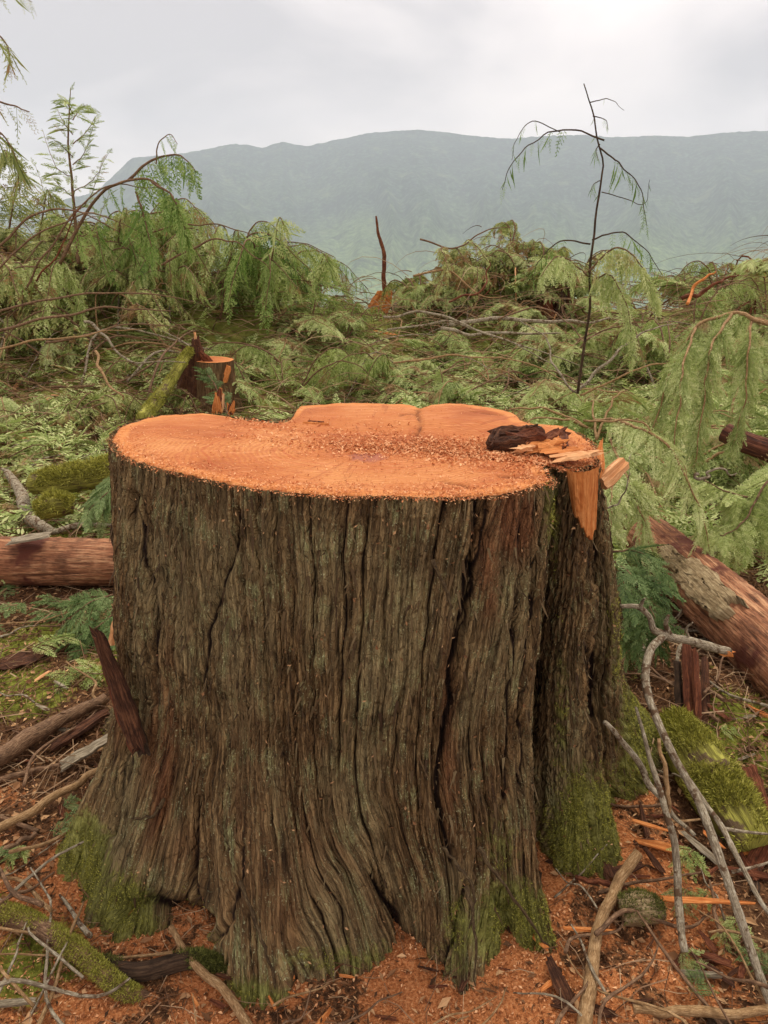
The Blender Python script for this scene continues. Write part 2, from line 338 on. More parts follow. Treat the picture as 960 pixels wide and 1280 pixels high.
# ------------------------------------------------------------------ terrain
MOUNDS = [(-3.9, 8.3, 2.5, 1.5, .92), (-1.5, 8.6, .9, 1.1, .22), (1.45, 9.3, 1.0, 1.0, .80), (4.9, 8.8, 1.3, 1.3, .75), (2.6, 7.6, 1.3, 1.0, .15),
          (2.3, 4.6, 1.1, .9, .22), (-2.6, 5.6, 1.6, .9, .10), (2.1, 2.0, .5, .35, .10), (1.0, 1.9, .25, .35, .12)]
def ground_z(x, y):
    x = np.asarray(x, float); y = np.asarray(y, float)
    z = .36 * sm(4.6, 10.5, y) - np.where(y > 12, (y - 12) * .35, 0)
    for (a, b, rx, ry, hh) in MOUNDS: z = z + hh * np.exp(-((x - a) / rx) ** 2 - ((y - b) / ry) ** 2)
    d = np.hypot(x + .05, (y - 1.6))
    k = .35 + .65 * sm(.9, 2.0, d)
    z = z + k * (.07 * fbm(x * 1.3, y * 1.3, 3, 2) + .030 * fbm(x * 5, y * 5, 4, 5))
    return z
def gpt(px, py, lift=0.0):                           # where the sight line through (px, py) meets the ground
    d = ray(px, py); lo = None; t = 0.6
    while t < 60:
        p = d * t + np.array([0, 0, CAM_H])
        if p[2] <= float(ground_z(p[0], p[1])) + lift: break
        if p[1] > 10.4: p[2] = float(ground_z(p[0], p[1])); return p
        t += .02 * max(1, t * .5)
    a, b = t - .02 * max(1, t * .5), t
    for _ in range(14):
        m = (a + b) / 2; p = d * m + np.array([0, 0, CAM_H])
        if p[2] <= float(ground_z(p[0], p[1])) + lift: b = m
        else: a = m
    return d * b + np.array([0, 0, CAM_H])

def grid_mesh(xs, ys, zf):
    X, Y = np.meshgrid(xs, ys); Z = zf(X, Y)
    V = np.stack([X, Y, Z], -1).reshape(-1, 3); n, m = X.shape
    i = np.arange(n * m).reshape(n, m)
    F = np.stack([i[:-1, :-1], i[:-1, 1:], i[1:, 1:], i[1:, :-1]], -1).reshape(-1, 4); return V, F
def spaced(segs):
    out = []
    for a, b, n in segs: out.append(np.linspace(a, b, n, endpoint=False))
    return np.concatenate(out + [[segs[-1][1]]])
xs = spaced([(-18, -6, 24), (-6, -1.8, 80), (-1.8, 1.9, 280), (1.9, 6, 80), (6, 18, 24)])
ys = spaced([(-6, .5, 16), (.5, 2.8, 185), (2.8, 6, 85), (6, 20, 70)])
def gfine(X, Y):
    z = ground_z(X, Y); n = sm(7, 4, Y)
    return z + n * (.010 * fbm(X * 22, Y * 22, 3, 8) + .007 * np.abs(fbm(X * 60, Y * 60, 2, 9)))
V, F = grid_mesh(xs, ys, gfine)
gx, gy = V[:, 0], V[:, 1]
def saw_mask(x, y):
    d = np.hypot((x + .05) / 1.0, (y - 1.62) / .75)
    m = sm(1.2, .8, d + .34 * fbm(x * 4, y * 4, 3, 21)) * (.40 + .60 * sm(-.25, .15, fbm(x * 8, y * 8, 3, 22))) * (1 - .9 * sm(1.5, 1.9, y))
    m = np.maximum(m, np.exp(-((x + .80) / .34) ** 2 - ((y - 1.22) / .24) ** 2) * (.55 + .9 * sm(-.4, .1, fbm(x * 7, y * 7, 3, 24)))); return np.clip(m, 0, 1)
def moss_mask(x, y):
    m = sm(.12, .42, fbm(x * 1.7, y * 1.7, 3, 31)) * sm(1.75, 2.3, y)
    for (a, b, r_) in [(-.92, 2.3, .22), (-1.15, 2.05, .16), (1.05, 1.75, .22), (1.2, 1.55, .16), (-1.9, 3.4, .4), (-1.5, 3.9, .4), (-.72, 1.12, .12), (-.95, 1.2, .14), (-2.4, 3.9, .5), (-1.6, 4.6, .5)]:
        m = np.maximum(m, np.exp(-((x - a) ** 2 + (y - b) ** 2) / r_ ** 2) * 1.15 - .1)
    return np.clip(m, 0, 1)
def ground_mat():
    n = NT('forest_floor', .95, .1)
    v = n.map((1, 1, 1)); a = n.noise(v, 9, 6, .65); b = n.noise(v, 60, 5, .7); c2 = n.noise(v, 170, 3, .7)
    lit = n.ramp(b, (.3, lin(46, 30, 20)), (.72, lin(150, 112, 76)), (.5, lin(96, 66, 44)))
    lit = n.mix(n.math('MULTIPLY', n.mask(c2, .60, .68), .8), lit, lin(170, 130, 90))
    saw = n.ramp(c2, (.3, lin(128, 76, 44)), (.7, lin(224, 160, 108)), (.5, lin(192, 120, 72)))
    grn = n.ramp(b, (.3, lin(74, 78, 28)), (.7, lin(164, 166, 76)), (.5, lin(122, 126, 50)))
    f = n.mask(n.math('ADD', n.attr('saw'), n.math('MULTIPLY', n.math('SUBTRACT', b, .5), 1.3)), .35, .62)
    c = n.mix(f, lit, saw)
    c = n.mix(n.mask(n.math('ADD', n.attr('moss'), n.math('MULTIPLY', n.math('SUBTRACT', b, .5), 1.0)), .4, .7), c, grn)
    far = n.ramp(a, (.3, lin(80, 86, 36)), (.7, lin(160, 160, 84)), (.5, lin(120, 124, 56)))
    far = n.mix(n.mask(b, .54, .68), far, lin(132, 88, 58))
    c = n.mix(n.attr('far'), c, far)
    n.col(c).bump(n.math('ADD', n.math('MULTIPLY', b, 1.0), n.math('MULTIPLY', c2, .7)), .9, .012); return n.m
g = MB().add(V, F).build('ground', ground_mat(), attrs={'saw': saw_mask(gx, gy), 'moss': moss_mask(gx, gy), 'far': sm(3.5, 5.5, gy)})
tag(g, kind='structure')

# ------------------------------------------------------------------ valley and mountain across it
RID = [(-900, 265), (-200, 262), (60, 255), (120, 240), (145, 216), (165, 197), (190, 195), (215, 194), (250, 188), (288, 180), (312, 181), (328, 185), (352, 177), (382, 183), (430, 173), (460, 166),
       (520, 162), (560, 165), (600, 171), (640, 173), (680, 170), (720, 169), (780, 172), (820, 169), (860, 171), (900, 166), (960, 163), (1300, 160), (1900, 190)]
raz = []; rel = []
for px, py in RID:
    d = ray(px, py); raz.append(math.atan2(d[0], d[1])); rel.append(d[2] / math.hypot(d[0], d[1]))
RR = 7000.0; FLOOR = -520.0
def hill_z(A, Rr):
    X = Rr * np.sin(A); Y = Rr * np.cos(A)
    near = -3.2 - (Rr - 20) * .33 + 0 * A
    ridge = np.interp(A, raz, rel) * RR + CAM_H
    t = np.clip((Rr - 2300) / (RR - 2300), 0, 1.3)
    base = FLOOR + (ridge - FLOOR) * (t ** 1.25)
    base = np.where(Rr > RR, ridge - (Rr - RR) * .45, base)
    env = np.clip(1 - np.abs(t - .55) / .45, 0, 1)
    spur = np.abs(fbm(A * 9 + .15 * np.sin(Rr / 900), Rr / 5200, 4, 41)) * 2
    base = base - env * (spur * 300 - 95) + env * 90 * fbm(X / 700, Y / 700, 4, 43)
    base = base + 9 * sm(.3, .9, t) * np.abs(vn(X / 45, Y / 45, 44))
    return np.maximum(near, base)
az = np.concatenate([np.linspace(R(-80), R(-34), 60, endpoint=False), np.linspace(R(-34), R(34), 560), np.linspace(R(34), R(80), 60)[1:]])
rr_ = np.concatenate([np.geomspace(19, 2300, 30), np.linspace(2350, 7200, 160), [7600, 8200]])
A, Rr = np.meshgrid(az, rr_); Z = hill_z(A, Rr)
V = np.stack([Rr * np.sin(A), Rr * np.cos(A), Z], -1).reshape(-1, 3); i = np.arange(A.size).reshape(A.shape)
F = np.stack([i[:-1, :-1], i[:-1, 1:], i[1:, 1:], i[1:, :-1]], -1).reshape(-1, 4)
def hill_mat():
    n = NT('forested_slopes', 1, .05); v = n.map((1, 1, 1))
    big = n.noise(v, .0011, 6, .6, .6); mid = n.noise(v, .006, 5, .65); fine = n.noise(n.map((1, 1, .5)), .03, 4, .75)
    c = n.ramp(fine, (.36, lin(8, 20, 20)), (.62, lin(84, 106, 84)), (.5, lin(36, 56, 46)))
    c = n.mix(n.math('MULTIPLY', n.mask(big, .50, .66), n.mask(n.t.nodes.new('ShaderNodeSeparateXYZ').outputs[2] if False else n.math('MULTIPLY', n.attr('elev'), 1.0), .8, .3)), c, n.ramp(fine, (.36, lin(40, 66, 44)), (.62, lin(112, 132, 92))))
    c = n.mix(n.math('MULTIPLY', n.mask(n.math('ADD', n.attr('elev'), n.math('MULTIPLY', n.math('SUBTRACT', big, .5), .5)), .55, .15), .75), c, n.ramp(fine, (.36, lin(66, 104, 52)), (.62, lin(152, 172, 100))))
    c = n.mix(n.math('MULTIPLY', n.mask(mid, .56, .68), .5), c, lin(118, 130, 92)); c = n.mix(n.math('MULTIPLY', n.mask(mid, .46, .34), .7), c, lin(12, 26, 24))
    n.col(c).bump(fine, 1, 10); return n.m
h = MB().add(V, F).build('hills', hill_mat(), attrs={'elev': np.clip((V[:, 2] - FLOOR) / 1400, 0, 1)}); tag(h, kind='structure')

# air between here and the mountain
hz = MB(); x0, x1, y0, y1, z0, z1 = -8500, 8500, -120, 8400, -560, 1160
hz.add([(x0, y0, z0), (x1, y0, z0), (x1, y1, z0), (x0, y1, z0), (x0, y0, z1), (x1, y0, z1), (x1, y1, z1), (x0, y1, z1)],
       np.array([(0, 3, 2, 1), (4, 5, 6, 7), (0, 1, 5, 4), (1, 2, 6, 5), (2, 3, 7, 6), (3, 0, 4, 7)]))
hm = bpy.data.materials.new('haze_air'); hm.use_nodes = True; hm.node_tree.nodes.clear()
ho = hm.node_tree.nodes.new('ShaderNodeOutputMaterial'); hv = hm.node_tree.nodes.new('ShaderNodeVolumePrincipled')
hv.inputs['Color'].default_value = (.80, .87, 1.0, 1); hv.inputs['Density'].default_value = 1.4e-4; hv.inputs['Anisotropy'].default_value = 0.2
hm.node_tree.links.new(hv.outputs[0], ho.inputs['Volume'])
tag(hz.build('haze', hm, smooth=False), kind='stuff')

# ------------------------------------------------------------------ the big stump
TOP = .95
# each feature of the outline: (top xy, mid-height xy, ground xy), back -> left -> front -> right
FT = [((-.09, 2.115), (-.09, 2.15), (-.10, 2.35)), ((-.17, 2.10), (-.17, 2.14), (-.2, 2.33)), ((-.245, 2.065), (-.25, 2.10), (-.3, 2.28)), ((-.262, 1.965), (-.28, 2.02), (-.36, 2.2)),
      ((-.36, 1.975), (-.38, 2.02), (-.48, 2.2)), ((-.45, 2.01), (-.46, 2.05), (-.58, 2.2)), ((-.55, 2.025), (-.56, 2.06), (-.70, 2.16)), ((-.635, 1.985), (-.64, 2.0), (-.82, 2.08)),
      ((-.685, 1.885), (-.68, 1.9), (-.88, 1.9)), ((-.672, 1.765), (-.67, 1.76), (-.80, 1.70)), ((-.625, 1.655), (-.66, 1.60), (-.80, 1.42)), ((-.56, 1.565), (-.60, 1.53), (-.70, 1.30)),
      ((-.47, 1.49), (-.50, 1.45), (-.58, 1.18)), ((-.38, 1.43), (-.39, 1.38), (-.43, 1.23)), ((-.28, 1.372), (-.28, 1.32), (-.28, 1.035)), ((-.19, 1.338), (-.19, 1.28), (-.18, 1.06)),
      ((-.115, 1.320), (-.12, 1.265), (-.10, 1.08)), ((-.045, 1.312), (-.05, 1.258), (-.03, 1.09)), ((.04, 1.308), (.03, 1.258), (.06, 1.15)), ((.115, 1.307), (.09, 1.258), (.125, 1.07)),
      ((.175, 1.312), (.145, 1.27), (.175, 1.045)), ((.25, 1.342), (.21, 1.275), (.27, 1.14)), ((.315, 1.39), (.285, 1.31), (.355, 1.125)), ((.348, 1.425), (.325, 1.375), (.348, 1.19)),
      ((.345, 1.55), (.300, 1.64), (.31, 1.56)), ((.388, 1.505), (.388, 1.49), (.42, 1.31)), ((.43, 1.505), (.44, 1.455), (.50, 1.29)), ((.468, 1.545), (.498, 1.51), (.58, 1.375)),
      ((.474, 1.60), (.515, 1.60), (.585, 1.52)), ((.49, 1.645), (.58, 1.61), (.74, 1.60)), ((.50, 1.72), (.62, 1.73), (.87, 1.76)), ((.485, 1.80), (.61, 1.86), (.82, 1.98)),
      ((.455, 1.85), (.55, 1.95), (.66, 2.15)), ((.375, 1.88), (.45, 1.98), (.54, 2.2)), ((.36, 1.99), (.38, 2.06), (.46, 2.28)), ((.30, 2.065), (.31, 2.11), (.36, 2.34)),
      ((.225, 2.112), (.23, 2.15), (.26, 2.37)), ((.15, 2.098), (.15, 2.13), (.16, 2.36)), ((.106, 2.055), (.106, 2.10), (.11, 2.34)), ((.06, 2.095), (.06, 2.13), (.06, 2.35)), ((-.015, 2.115), (-.015, 2.15), (-.015, 2.36))]
FT = np.array(FT); K = len(FT)
dens = np.array([5 if 0 <= k < 8 else 31 if 8 <= k <= 30 else 6 for k in range(K)])
par = np.concatenate([k + np.arange(d) / d for k, d in enumerate(dens)])
NS = len(par)
def closed(Pk, t):
    i = t.astype(int); f = (t - i)[:, None]; a, b, c, d = Pk[(i - 1) % K], Pk[i % K], Pk[(i + 1) % K], Pk[(i + 2) % K]
    return .5 * (2 * b + (c - a) * f + (2 * a - 5 * b + 4 * c - d) * f * f + (3 * b - a - 3 * c + d) * f ** 3)
zs = np.concatenate([np.linspace(-.10, 0, 24, endpoint=False), np.linspace(0, TOP, 490)])
topP, midP, basP = (closed(FT[:, q], par) for q in range(3))
Zg = np.broadcast_to(zs[:, None], (len(zs), NS))
a_up = np.clip((Zg - .5) / .45, 0, 1)[..., None]; a_dn = (np.clip((.5 - Zg) / .5, 0, 1.3) ** 2.3)[..., None]
XY = midP[None] + (topP - midP)[None] * a_up + (basP - midP)[None] * a_dn
u = np.concatenate([[0], np.cumsum(np.linalg.norm(np.diff(midP, axis=0), axis=1))])
U = np.broadcast_to(u[None], XY.shape[:2])
def project(X, Y, Zz):
    z = Zz - CAM_H; dep = Y * math.cos(PITCH) - z * math.sin(PITCH); uu = Y * math.sin(PITCH) + z * math.cos(PITCH)
    return 480 + F_PX * X / dep, 640 - F_PX * uu / dep
PX, PY = project(XY[..., 0], XY[..., 1], Zg)
front = np.broadcast_to(((par > 8.5) & (par < 31))[None], PX.shape)
def dpoly(PX, PY, poly):
    best = np.full(PX.shape, 1e9)
    for (ax, ay), (bx, by) in zip(poly[:-1], poly[1:]):
        L2 = (bx - ax) ** 2 + (by - ay) ** 2; t = np.clip(((PX - ax) * (bx - ax) + (PY - ay) * (by - ay)) / L2, 0, 1)
        best = np.minimum(best, np.hypot(PX - ax - t * (bx - ax), PY - ay - t * (by - ay)))
    return best
wob = 9 * fbm(U * 9, Zg * 9, 3, 50)
low = sm(.42, 0, Zg)
Uw = U + .007 * fbm(U * 4, Zg * 2.2, 3, 51) + .006 * fbm(U * 14, Zg * 10, 2, 57) - .055 * Zg * sm(15, 19, par)[None] - .085 * low ** 1.6 * np.exp(-((PX - 440) / 110) ** 2) * front + .05 * low * fbm(U * 6, Zg * 4, 2, 52)
old = np.broadcast_to(sm(23.5, 25, par)[None], U.shape)          # the curly barked roots on the right
Uw2 = Uw + old * .018 * fbm(U * 8, Zg * 6, 3, 53)
def fiss(freq, wm, seed, zf, thr, wig, zw):
    ph = Uw2 * freq + .20 * fbm(U * freq * .25, Zg * 2.2, 3, seed) + wig * vn(Uw2 * freq * .7, Zg * zw, seed + 1)
    ce = np.floor(ph); jit = .5 + .28 * vn(ce * 3.7, ce * 0 + 1.3, seed + 2); fr_ = ph - ce - jit
    gate = sm(thr, thr + .35, vn(ce * 5.37 + seed, Zg * zf, seed + 3))
    wv = wm * (.6 + .6 * (vn(ce * 2.9, Zg * zf * 2.5, seed + 4) * .5 + .5))
    x = np.abs(fr_) / freq / wv
    return np.exp(-x ** 2) * gate, 1 - np.clip(np.abs(fr_) * 1.7, 0, 1) ** 3, vn(ce * 4.1, Zg * zf * .6, seed + 5)
f1, bul1, lev1 = fiss(27, .0036, 54, 1.9, -.45, .09, 30)
f2, bul2, lev2 = fiss(64, .0026, 80, 4.0, -.35, .15, 34)
f3, bul3, lev3 = fiss(120, .0024, 90, 8, -.35, .3, 44)
n3 = vn(Uw2 * 150, Zg * 10, 56)
flake = sm(.2, .4, vn(Uw2 * 40, Zg * 30, 58)) * sm(-.2, .3, vn(U * 9, Zg * 7, 59))
curl = old * np.exp(-((np.abs((Uw2 * 30 + Zg * 26 + 1.3 * fbm(U * 16, Zg * 16, 2, 95)) % 1 - .5)) / .16) ** 2)
D = -.0160 * f1 - .0080 * f2 - .0042 * f3 + .0006 * bul1 * (1 - old) + .0020 * lev1 + .0005 * bul2 + .0022 * lev2 + .0022 * n3 + .0022 * vn(U * 160, Zg * 70, 64) - .0038 * flake + .0022 * lev3 + .006 * fbm(U * 7, Zg * 5, 3, 65) - .0042 * curl
f2 = np.maximum(f2, curl)
D += low * (.012 * fbm(Uw * 13, Zg * 5, 3, 66))
for poly, wpx, dp in [([(600, 618), (592, 680), (578, 760), (566, 850), (557, 930), (552, 1000), (566, 1080)], 9, .030),
                      ([(300, 640), (283, 720), (262, 790), (250, 860)], 4, .012), ([(170, 620), (176, 700), (192, 780), (190, 880)], 5, .016),
                      ([(612, 640), (590, 740), (575, 790)], 4, .014), ([(660, 640), (648, 760), (640, 900), (630, 1010)], 4, .014),
                      ([(678, 610), (668, 760), (655, 900), (650, 1000)], 3.5, .014), ([(745, 640), (742, 760), (748, 900)], 5, .02),
                      ([(520, 1210), (500, 1150), (470, 1100)], 7, .03), ([(585, 1110), (560, 1180), (545, 1230)], 6, .02), ([(625, 1120), (640, 1180), (650, 1215)], 8, .03),
                      ([(150, 1135), (200, 1128), (245, 1150)], 13, .05), ([(165, 880), (160, 960), (135, 1040)], 6, .025), ([(245, 1000), (240, 1080), (243, 1150)], 5, .02), ([(300, 1060), (290, 1150), (255, 1190)], 5, .015)]:
    q = np.exp(-(dpoly(PX + wob, PY, poly) / wpx) ** 2) * front
    D -= dp * q; f1 = np.maximum(f1, q)
P3 = np.concatenate([XY, Zg[..., None]], -1)
tu = np.roll(P3, -1, 1) - np.roll(P3, 1, 1); tz = np.gradient(P3, axis=0)
Nn = np.cross(tu, tz); Nn /= np.linalg.norm(Nn, axis=-1, keepdims=True) + 1e-9
D = D * (1 - .5 * sm(TOP - .02, TOP, Zg)) 
B3 = P3 + Nn * D[..., None]
rag = .006 * fbm(u * 40, u * 0, 3, 70) 
B3[-1, :, 2] = TOP - .004 + rag
B3[-2, :, 2] += rag * .5
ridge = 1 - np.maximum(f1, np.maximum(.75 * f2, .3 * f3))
def blob(*bs):
    m = np.zeros(PX.shape)
    for (x, y, rx, ry, a) in bs: m = np.maximum(m, a * np.exp(-((PX - x) / rx) ** 2 - ((PY - y) / ry) ** 2))
    return m * front
red = blob((650, 655, 34, 70, 1.1), (615, 720, 20, 80, .7), (195, 980, 34, 160, .9), (735, 690, 16, 50, .7), (560, 900, 16, 240, .75), (230, 1060, 40, 80, .8), (300, 900, 60, 200, .35), (380, 1080, 90, 120, .5), (150, 900, 20, 80, .6))
red = red + .45 * fbm(U * 10, Zg * 2, 3, 71)
moss = blob((105, 1075, 34, 60, 1.1), (155, 1150, 40, 60, 1.0), (300, 1250, 70, 30, .65), (575, 1160, 30, 70, .55), (640, 1150, 55, 60, .95), (625, 1060, 40, 60, .55), (735, 1040, 55, 90, 1.05), (700, 900, 16, 140, .6),
            (690, 650, 10, 90, .7), (800, 930, 30, 130, .95), (770, 820, 20, 90, .5), (200, 1200, 60, 50, .7), (450, 1200, 100, 26, .4), (450, 800, 160, 200, .12))
moss = np.clip(moss + .25 * sm(.2, -.05, Zg), 0, 1.2)
rows, cols = B3.shape[:2]; idx = np.arange(rows * cols).reshape(rows, cols); nx = np.roll(idx, -1, 1)
F = np.stack([idx[:-1], nx[:-1], nx[1:], idx[1:]], -1).reshape(-1, 4)
uvv = np.stack([Uw2, Zg], -1)
ctr = np.array([-.05, 1.68])
# inner lip of the bark under the sawn face
V2 = B3.reshape(-1, 3)
lip = B3[-1].copy(); off = ctr[None] - lip[:, :2]; off /= np.linalg.norm(off, axis=1, keepdims=True)
nrm = Nn[-1, :, :2] / (np.linalg.norm(Nn[-1, :, :2], axis=1, keepdims=True) + 1e-9)
lip[:, :2] -= nrm * .010; lip[:, 2] = TOP - .010
V2 = np.vstack([V2, lip]); li = np.arange(cols) + rows * cols
F = np.vstack([F, np.stack([idx[-1], nx[-1], np.roll(li, -1), li], -1)])
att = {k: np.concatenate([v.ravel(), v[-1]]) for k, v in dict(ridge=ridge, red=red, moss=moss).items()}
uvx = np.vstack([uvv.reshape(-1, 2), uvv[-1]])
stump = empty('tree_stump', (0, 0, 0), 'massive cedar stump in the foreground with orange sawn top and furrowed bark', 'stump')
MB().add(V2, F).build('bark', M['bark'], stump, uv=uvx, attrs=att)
barkV, barkN, barkMoss = B3.reshape(-1, 3), Nn.reshape(-1, 3), moss.ravel()

# sawn face: rings of vertices shrinking towards the middle
out_ = topP - nrm * .006 + nrm * (rag[:, None] * .6)
out_ = out_ + nrm * (.006 * fbm(u * 25, u * 0 + 3, 3, 72))[:, None]
inner = ctr[None] + (topP - ctr) * 1.0
fr = np.concatenate([[0, .006, .012, .02, .03, .045], np.linspace(.07, 1, 46)])
G = np.zeros((len(fr), cols, 3)); rim = np.zeros((len(fr), cols))
sm_top = np.array([ctr + (p - ctr) for p in out_])
for k, f_ in enumerate(fr):
    G[k, :, :2] = out_ * (1 - f_) + ctr * f_
    rim[k] = f_ * np.linalg.norm(out_ - ctr, axis=1) * 1.0
gX, gY = G[..., 0], G[..., 1]
PXt, PYt = project(gX, gY, TOP + 0 * gX)
crack = np.exp(-(dpoly(PXt + 2 * fbm(gX * 40, gY * 40, 2, 73), PYt, [(526, 508), (521, 520), (525, 532), (522, 546)]) / 1.8) ** 2)
crack = np.maximum(crack, .7 * np.exp(-(dpoly(PXt, PYt, [(500, 524), (515, 521), (524, 524)]) / 1.2) ** 2))
crack = np.maximum(crack, .5 * np.exp(-(dpoly(PXt, PYt, [(590, 518), (610, 521), (628, 522)]) / 1.0) ** 2))
crack = np.maximum(crack, .8 * np.exp(-(dpoly(PXt, PYt, [(552, 600), (575, 603), (585, 607)]) / 1.6) ** 2))
crack = np.maximum(crack, .8 * np.exp(-(dpoly(PXt, PYt, [(625, 594), (660, 594), (700, 590)]) / 1.8) ** 2))
step = .012 * sm(8, -8, PYt - (532 + (PXt - 360) * .02)) * sm(350, 372, PXt)       # the back lobes were cut a little higher
low_l = -.016 * np.exp(-(dpoly(PXt, PYt, [(290, 514), (330, 518), (362, 520)]) / 6) ** 2)
G[..., 2] = TOP - .002 + .003 * fbm(gX * 9, gY * 9, 3, 74) + .0022 * fbm(gX * 60, gY * 60, 2, 75) + step + low_l - .010 * crack - .006 * sm(.01, 0, rim)
edge_r = sm(680, 705, PXt) * sm(575, 590, PYt)
G[..., 2] -= .02 * edge_r * (1 + fbm(gX * 50, gY * 50, 2, 76))
ii = np.arange(G.shape[0] * cols).reshape(G.shape[0], cols); nn_ = np.roll(ii, -1, 1)
F = np.stack([ii[:-1], nn_[:-1], nn_[1:], ii[1:]], -1)[:-1].reshape(-1, 4)
cc = len(ii) * cols
Gv = G.reshape(-1, 3)
last = ii[-2]; Fl = np.stack([last, np.roll(last, -1), np.full(cols, ii[-1, 0])], -1)
MB().add(Gv, F[: (len(fr) - 2) * cols], Fl).build('sawn_face', M['cut'], stump, attrs={'rim': rim.ravel(), 'crack': crack.ravel()})

# ------------------------------------------------------------------ stump details: debris, splinters, chips, moss
rg = np.random.RandomState(21)
def piece(name, p0, p1, wd, th, mat, parent=None, label=None, cat=None, group=None, up=(0, 0, 1), seed=0, **kw):
    r_ = np.random.RandomState(seed + 100)
    o = MB().add(*slab_geo(p0, p1, wd, th, r_, up=up, **kw)).build(name, M[mat], parent, smooth=False)
    return tag(o, label, cat, group)
zt = TOP + .006
def top(px, py, dz=0.0):
    d = ray(px, py); t = (TOP + dz - CAM_H) / d[2]; return d * t + np.array([0, 0, CAM_H])
# fresh split face on the right lobe
fw = MB()
fa = np.array([(.395, 1.486), (.468, 1.536)]); 
nzz, nxx = 30, 14; Vv = []
for i in range(nzz):
    t = i / (nzz - 1)
    for j in range(nxx):
        s_ = j / (nxx - 1); z = TOP - .002 - t * (.165 - .05 * abs(s_ - .7) * 2 + .007 * math.sin(j * 2.1))
        zz = np.clip((z - .5) / .45, 0, 1); a = np.array([.385, 1.485]) * zz + np.array([.37, 1.455]) * (1 - zz); b = np.array([.462, 1.520]) * zz + np.array([.492, 1.48]) * (1 - zz)
        s2 = s_ * (1 - .35 * t) + .35 * t * .8
        q = a + (b - a) * s2
        yo = -.012 - .016 * math.sin(math.pi * min(1, s_ * 1.2)) * (1 - .5 * t) + rg.uniform(-1, 1) * .0012 + .002 * math.sin(s_ * 30)
        if i == nzz - 1: yo = .012
        if j in (0, nxx - 1): yo = .012
        Vv.append((q[0], q[1] + yo, z, 1 + s_ * .08, z))
I_ = np.arange(nzz * nxx).reshape(nzz, nxx)
fw.add(np.array(Vv), np.stack([I_[:-1, :-1], I_[1:, :-1], I_[1:, 1:], I_[:-1, 1:]], -1).reshape(-1, 4)).build('split_face', M['freshwood'], stump)
# leaning wedge of pale wood beyond the split
piece('wood_wedge', at(752, 604, 1.56), at(779, 578, 1.60), .040, .030, 'palechip', stump, seed=3, nseg=5, taper=.15, jag=.15, up=(.3, -.7, .6))
piece('splinter', at(742, 600, 1.55), at(752, 556, 1.62), .03, .015, 'freshwood', stump, seed=4, nseg=7, taper=.8)
for k, (a, b, c_, d_, wd_, th_, mt) in enumerate([(622, 547, 668, 541, .05, .045, 'oldwood'), (618, 556, 648, 552, .035, .03, 'oldwood'), (640, 553, 684, 549, .035, .05, 'redwood'), (612, 557, 625, 540, .03, .03, 'oldwood'),
        (655, 536, 676, 540, .03, .025, 'darkbark'), (668, 560, 700, 556, .05, .025, 'freshwood'), (684, 552, 706, 540, .035, .035, 'redwood'), (645, 562, 662, 560, .03, .014, 'palechip'), (660, 558, 676, 545, .025, .03, 'redwood'),
        (690, 566, 720, 562, .05, .014, 'freshwood'), (700, 572, 742, 566, .05, .012, 'palechip'), (690, 545, 704, 560, .03, .02, 'freshwood'), (700, 540, 706, 560, .03, .02, 'redwood')]):
    piece('rotten_splinter', top(a, b, .012), top(c_, d_, .014 + th_ * .3), wd_, th_, mt, stump, seed=k + 30, nseg=8, taper=.5, jag=.7)
# torn hinge slivers along the back edge
r4 = np.random.RandomState(44)
for k in range(9):
    a = r4.uniform(256, 292); b = np.interp(a, [256, 290, 362], [515, 518, 523]); hgt = (.045 * math.exp(-((a - 272) / 9) ** 2) + .006 * math.exp(-((a - 303) / 14) ** 2) - .004) * r4.uniform(.5, 1.15)
    p = top(a, b, -.02); p[1] += .012 + r4.uniform(0, .02); q = p + np.array([r4.uniform(-.010, .010), .004, hgt + .018])
    piece('hinge_sliver', p, q, r4.uniform(.010, .022), .007, ['freshwood', 'freshwood', 'redwood', 'palechip'][r4.randint(4)], stump, seed=k + 160, nseg=5, taper=.5, jag=.9, up=(0, 1, 0))
piece('hinge_stub', top(379, 529, .004), top(411, 531, .004), .008, .008, 'freshwood', stump, seed=81, nseg=9, taper=.1, jag=.2)
piece('hinge_stub', top(385, 527, .006), top(405, 528, .006), .006, .006, 'redwood', stump, seed=82, nseg=9, taper=.1, jag=.3)
# torn bark tongue on the left side and loose strips
for k, (a, b, c_, d_, wd_) in enumerate([(174, 935, 121, 790, .040), (166, 930, 128, 812, .036), (180, 940, 142, 838, .038), (160, 915, 126, 800, .026)]):
    piece('bark_tongue', at(a, b, 1.40 + .004 * k), at(c_, d_, 1.50 + .006 * k), wd_, .014, ['oldwood', 'redwood', 'darkbark', 'oldwood'][k], stump, seed=90 + k, nseg=14, taper=.45, jag=.8, up=(.4, -1, 0), bend=-.02)
piece('bark_tongue', at(146, 655, 1.66), at(152, 700, 1.63), .03, .014, 'darkbark', stump, seed=91, nseg=8, taper=.5, jag=.6, up=(.4, -1, 0))
def strip(parent, pts, r0, mat='greywood', sides=5):
    P = smooth_path([at(*p) for p in pts], 16)
    P = P + rg.normal(size=P.shape) * .0015; o = MB().add(*tube(P, np.linspace(r0, r0 * .4, 16), sides, .45)).build('bark_strip', M[mat], parent); return o
for pts in [[(552, 1060, 1.165), (575, 1085, 1.13), (592, 1115, 1.10), (588, 1160, 1.06)], [(582, 1108, 1.09), (592, 1150, 1.05), (594, 1235, 1.0)], [(598, 1060, 1.14), (640, 1120, 1.10), (686, 1185, 1.09)],
            [(540, 700, 1.245), (560, 745, 1.235), (566, 775, 1.23)], [(206, 1000, 1.33), (190, 1020, 1.335), (165, 1022, 1.36)], [(300, 1100, 1.13), (330, 1180, 1.05), (345, 1235, 1.02)]]:
    strip(stump, pts, .0045, 'strip')

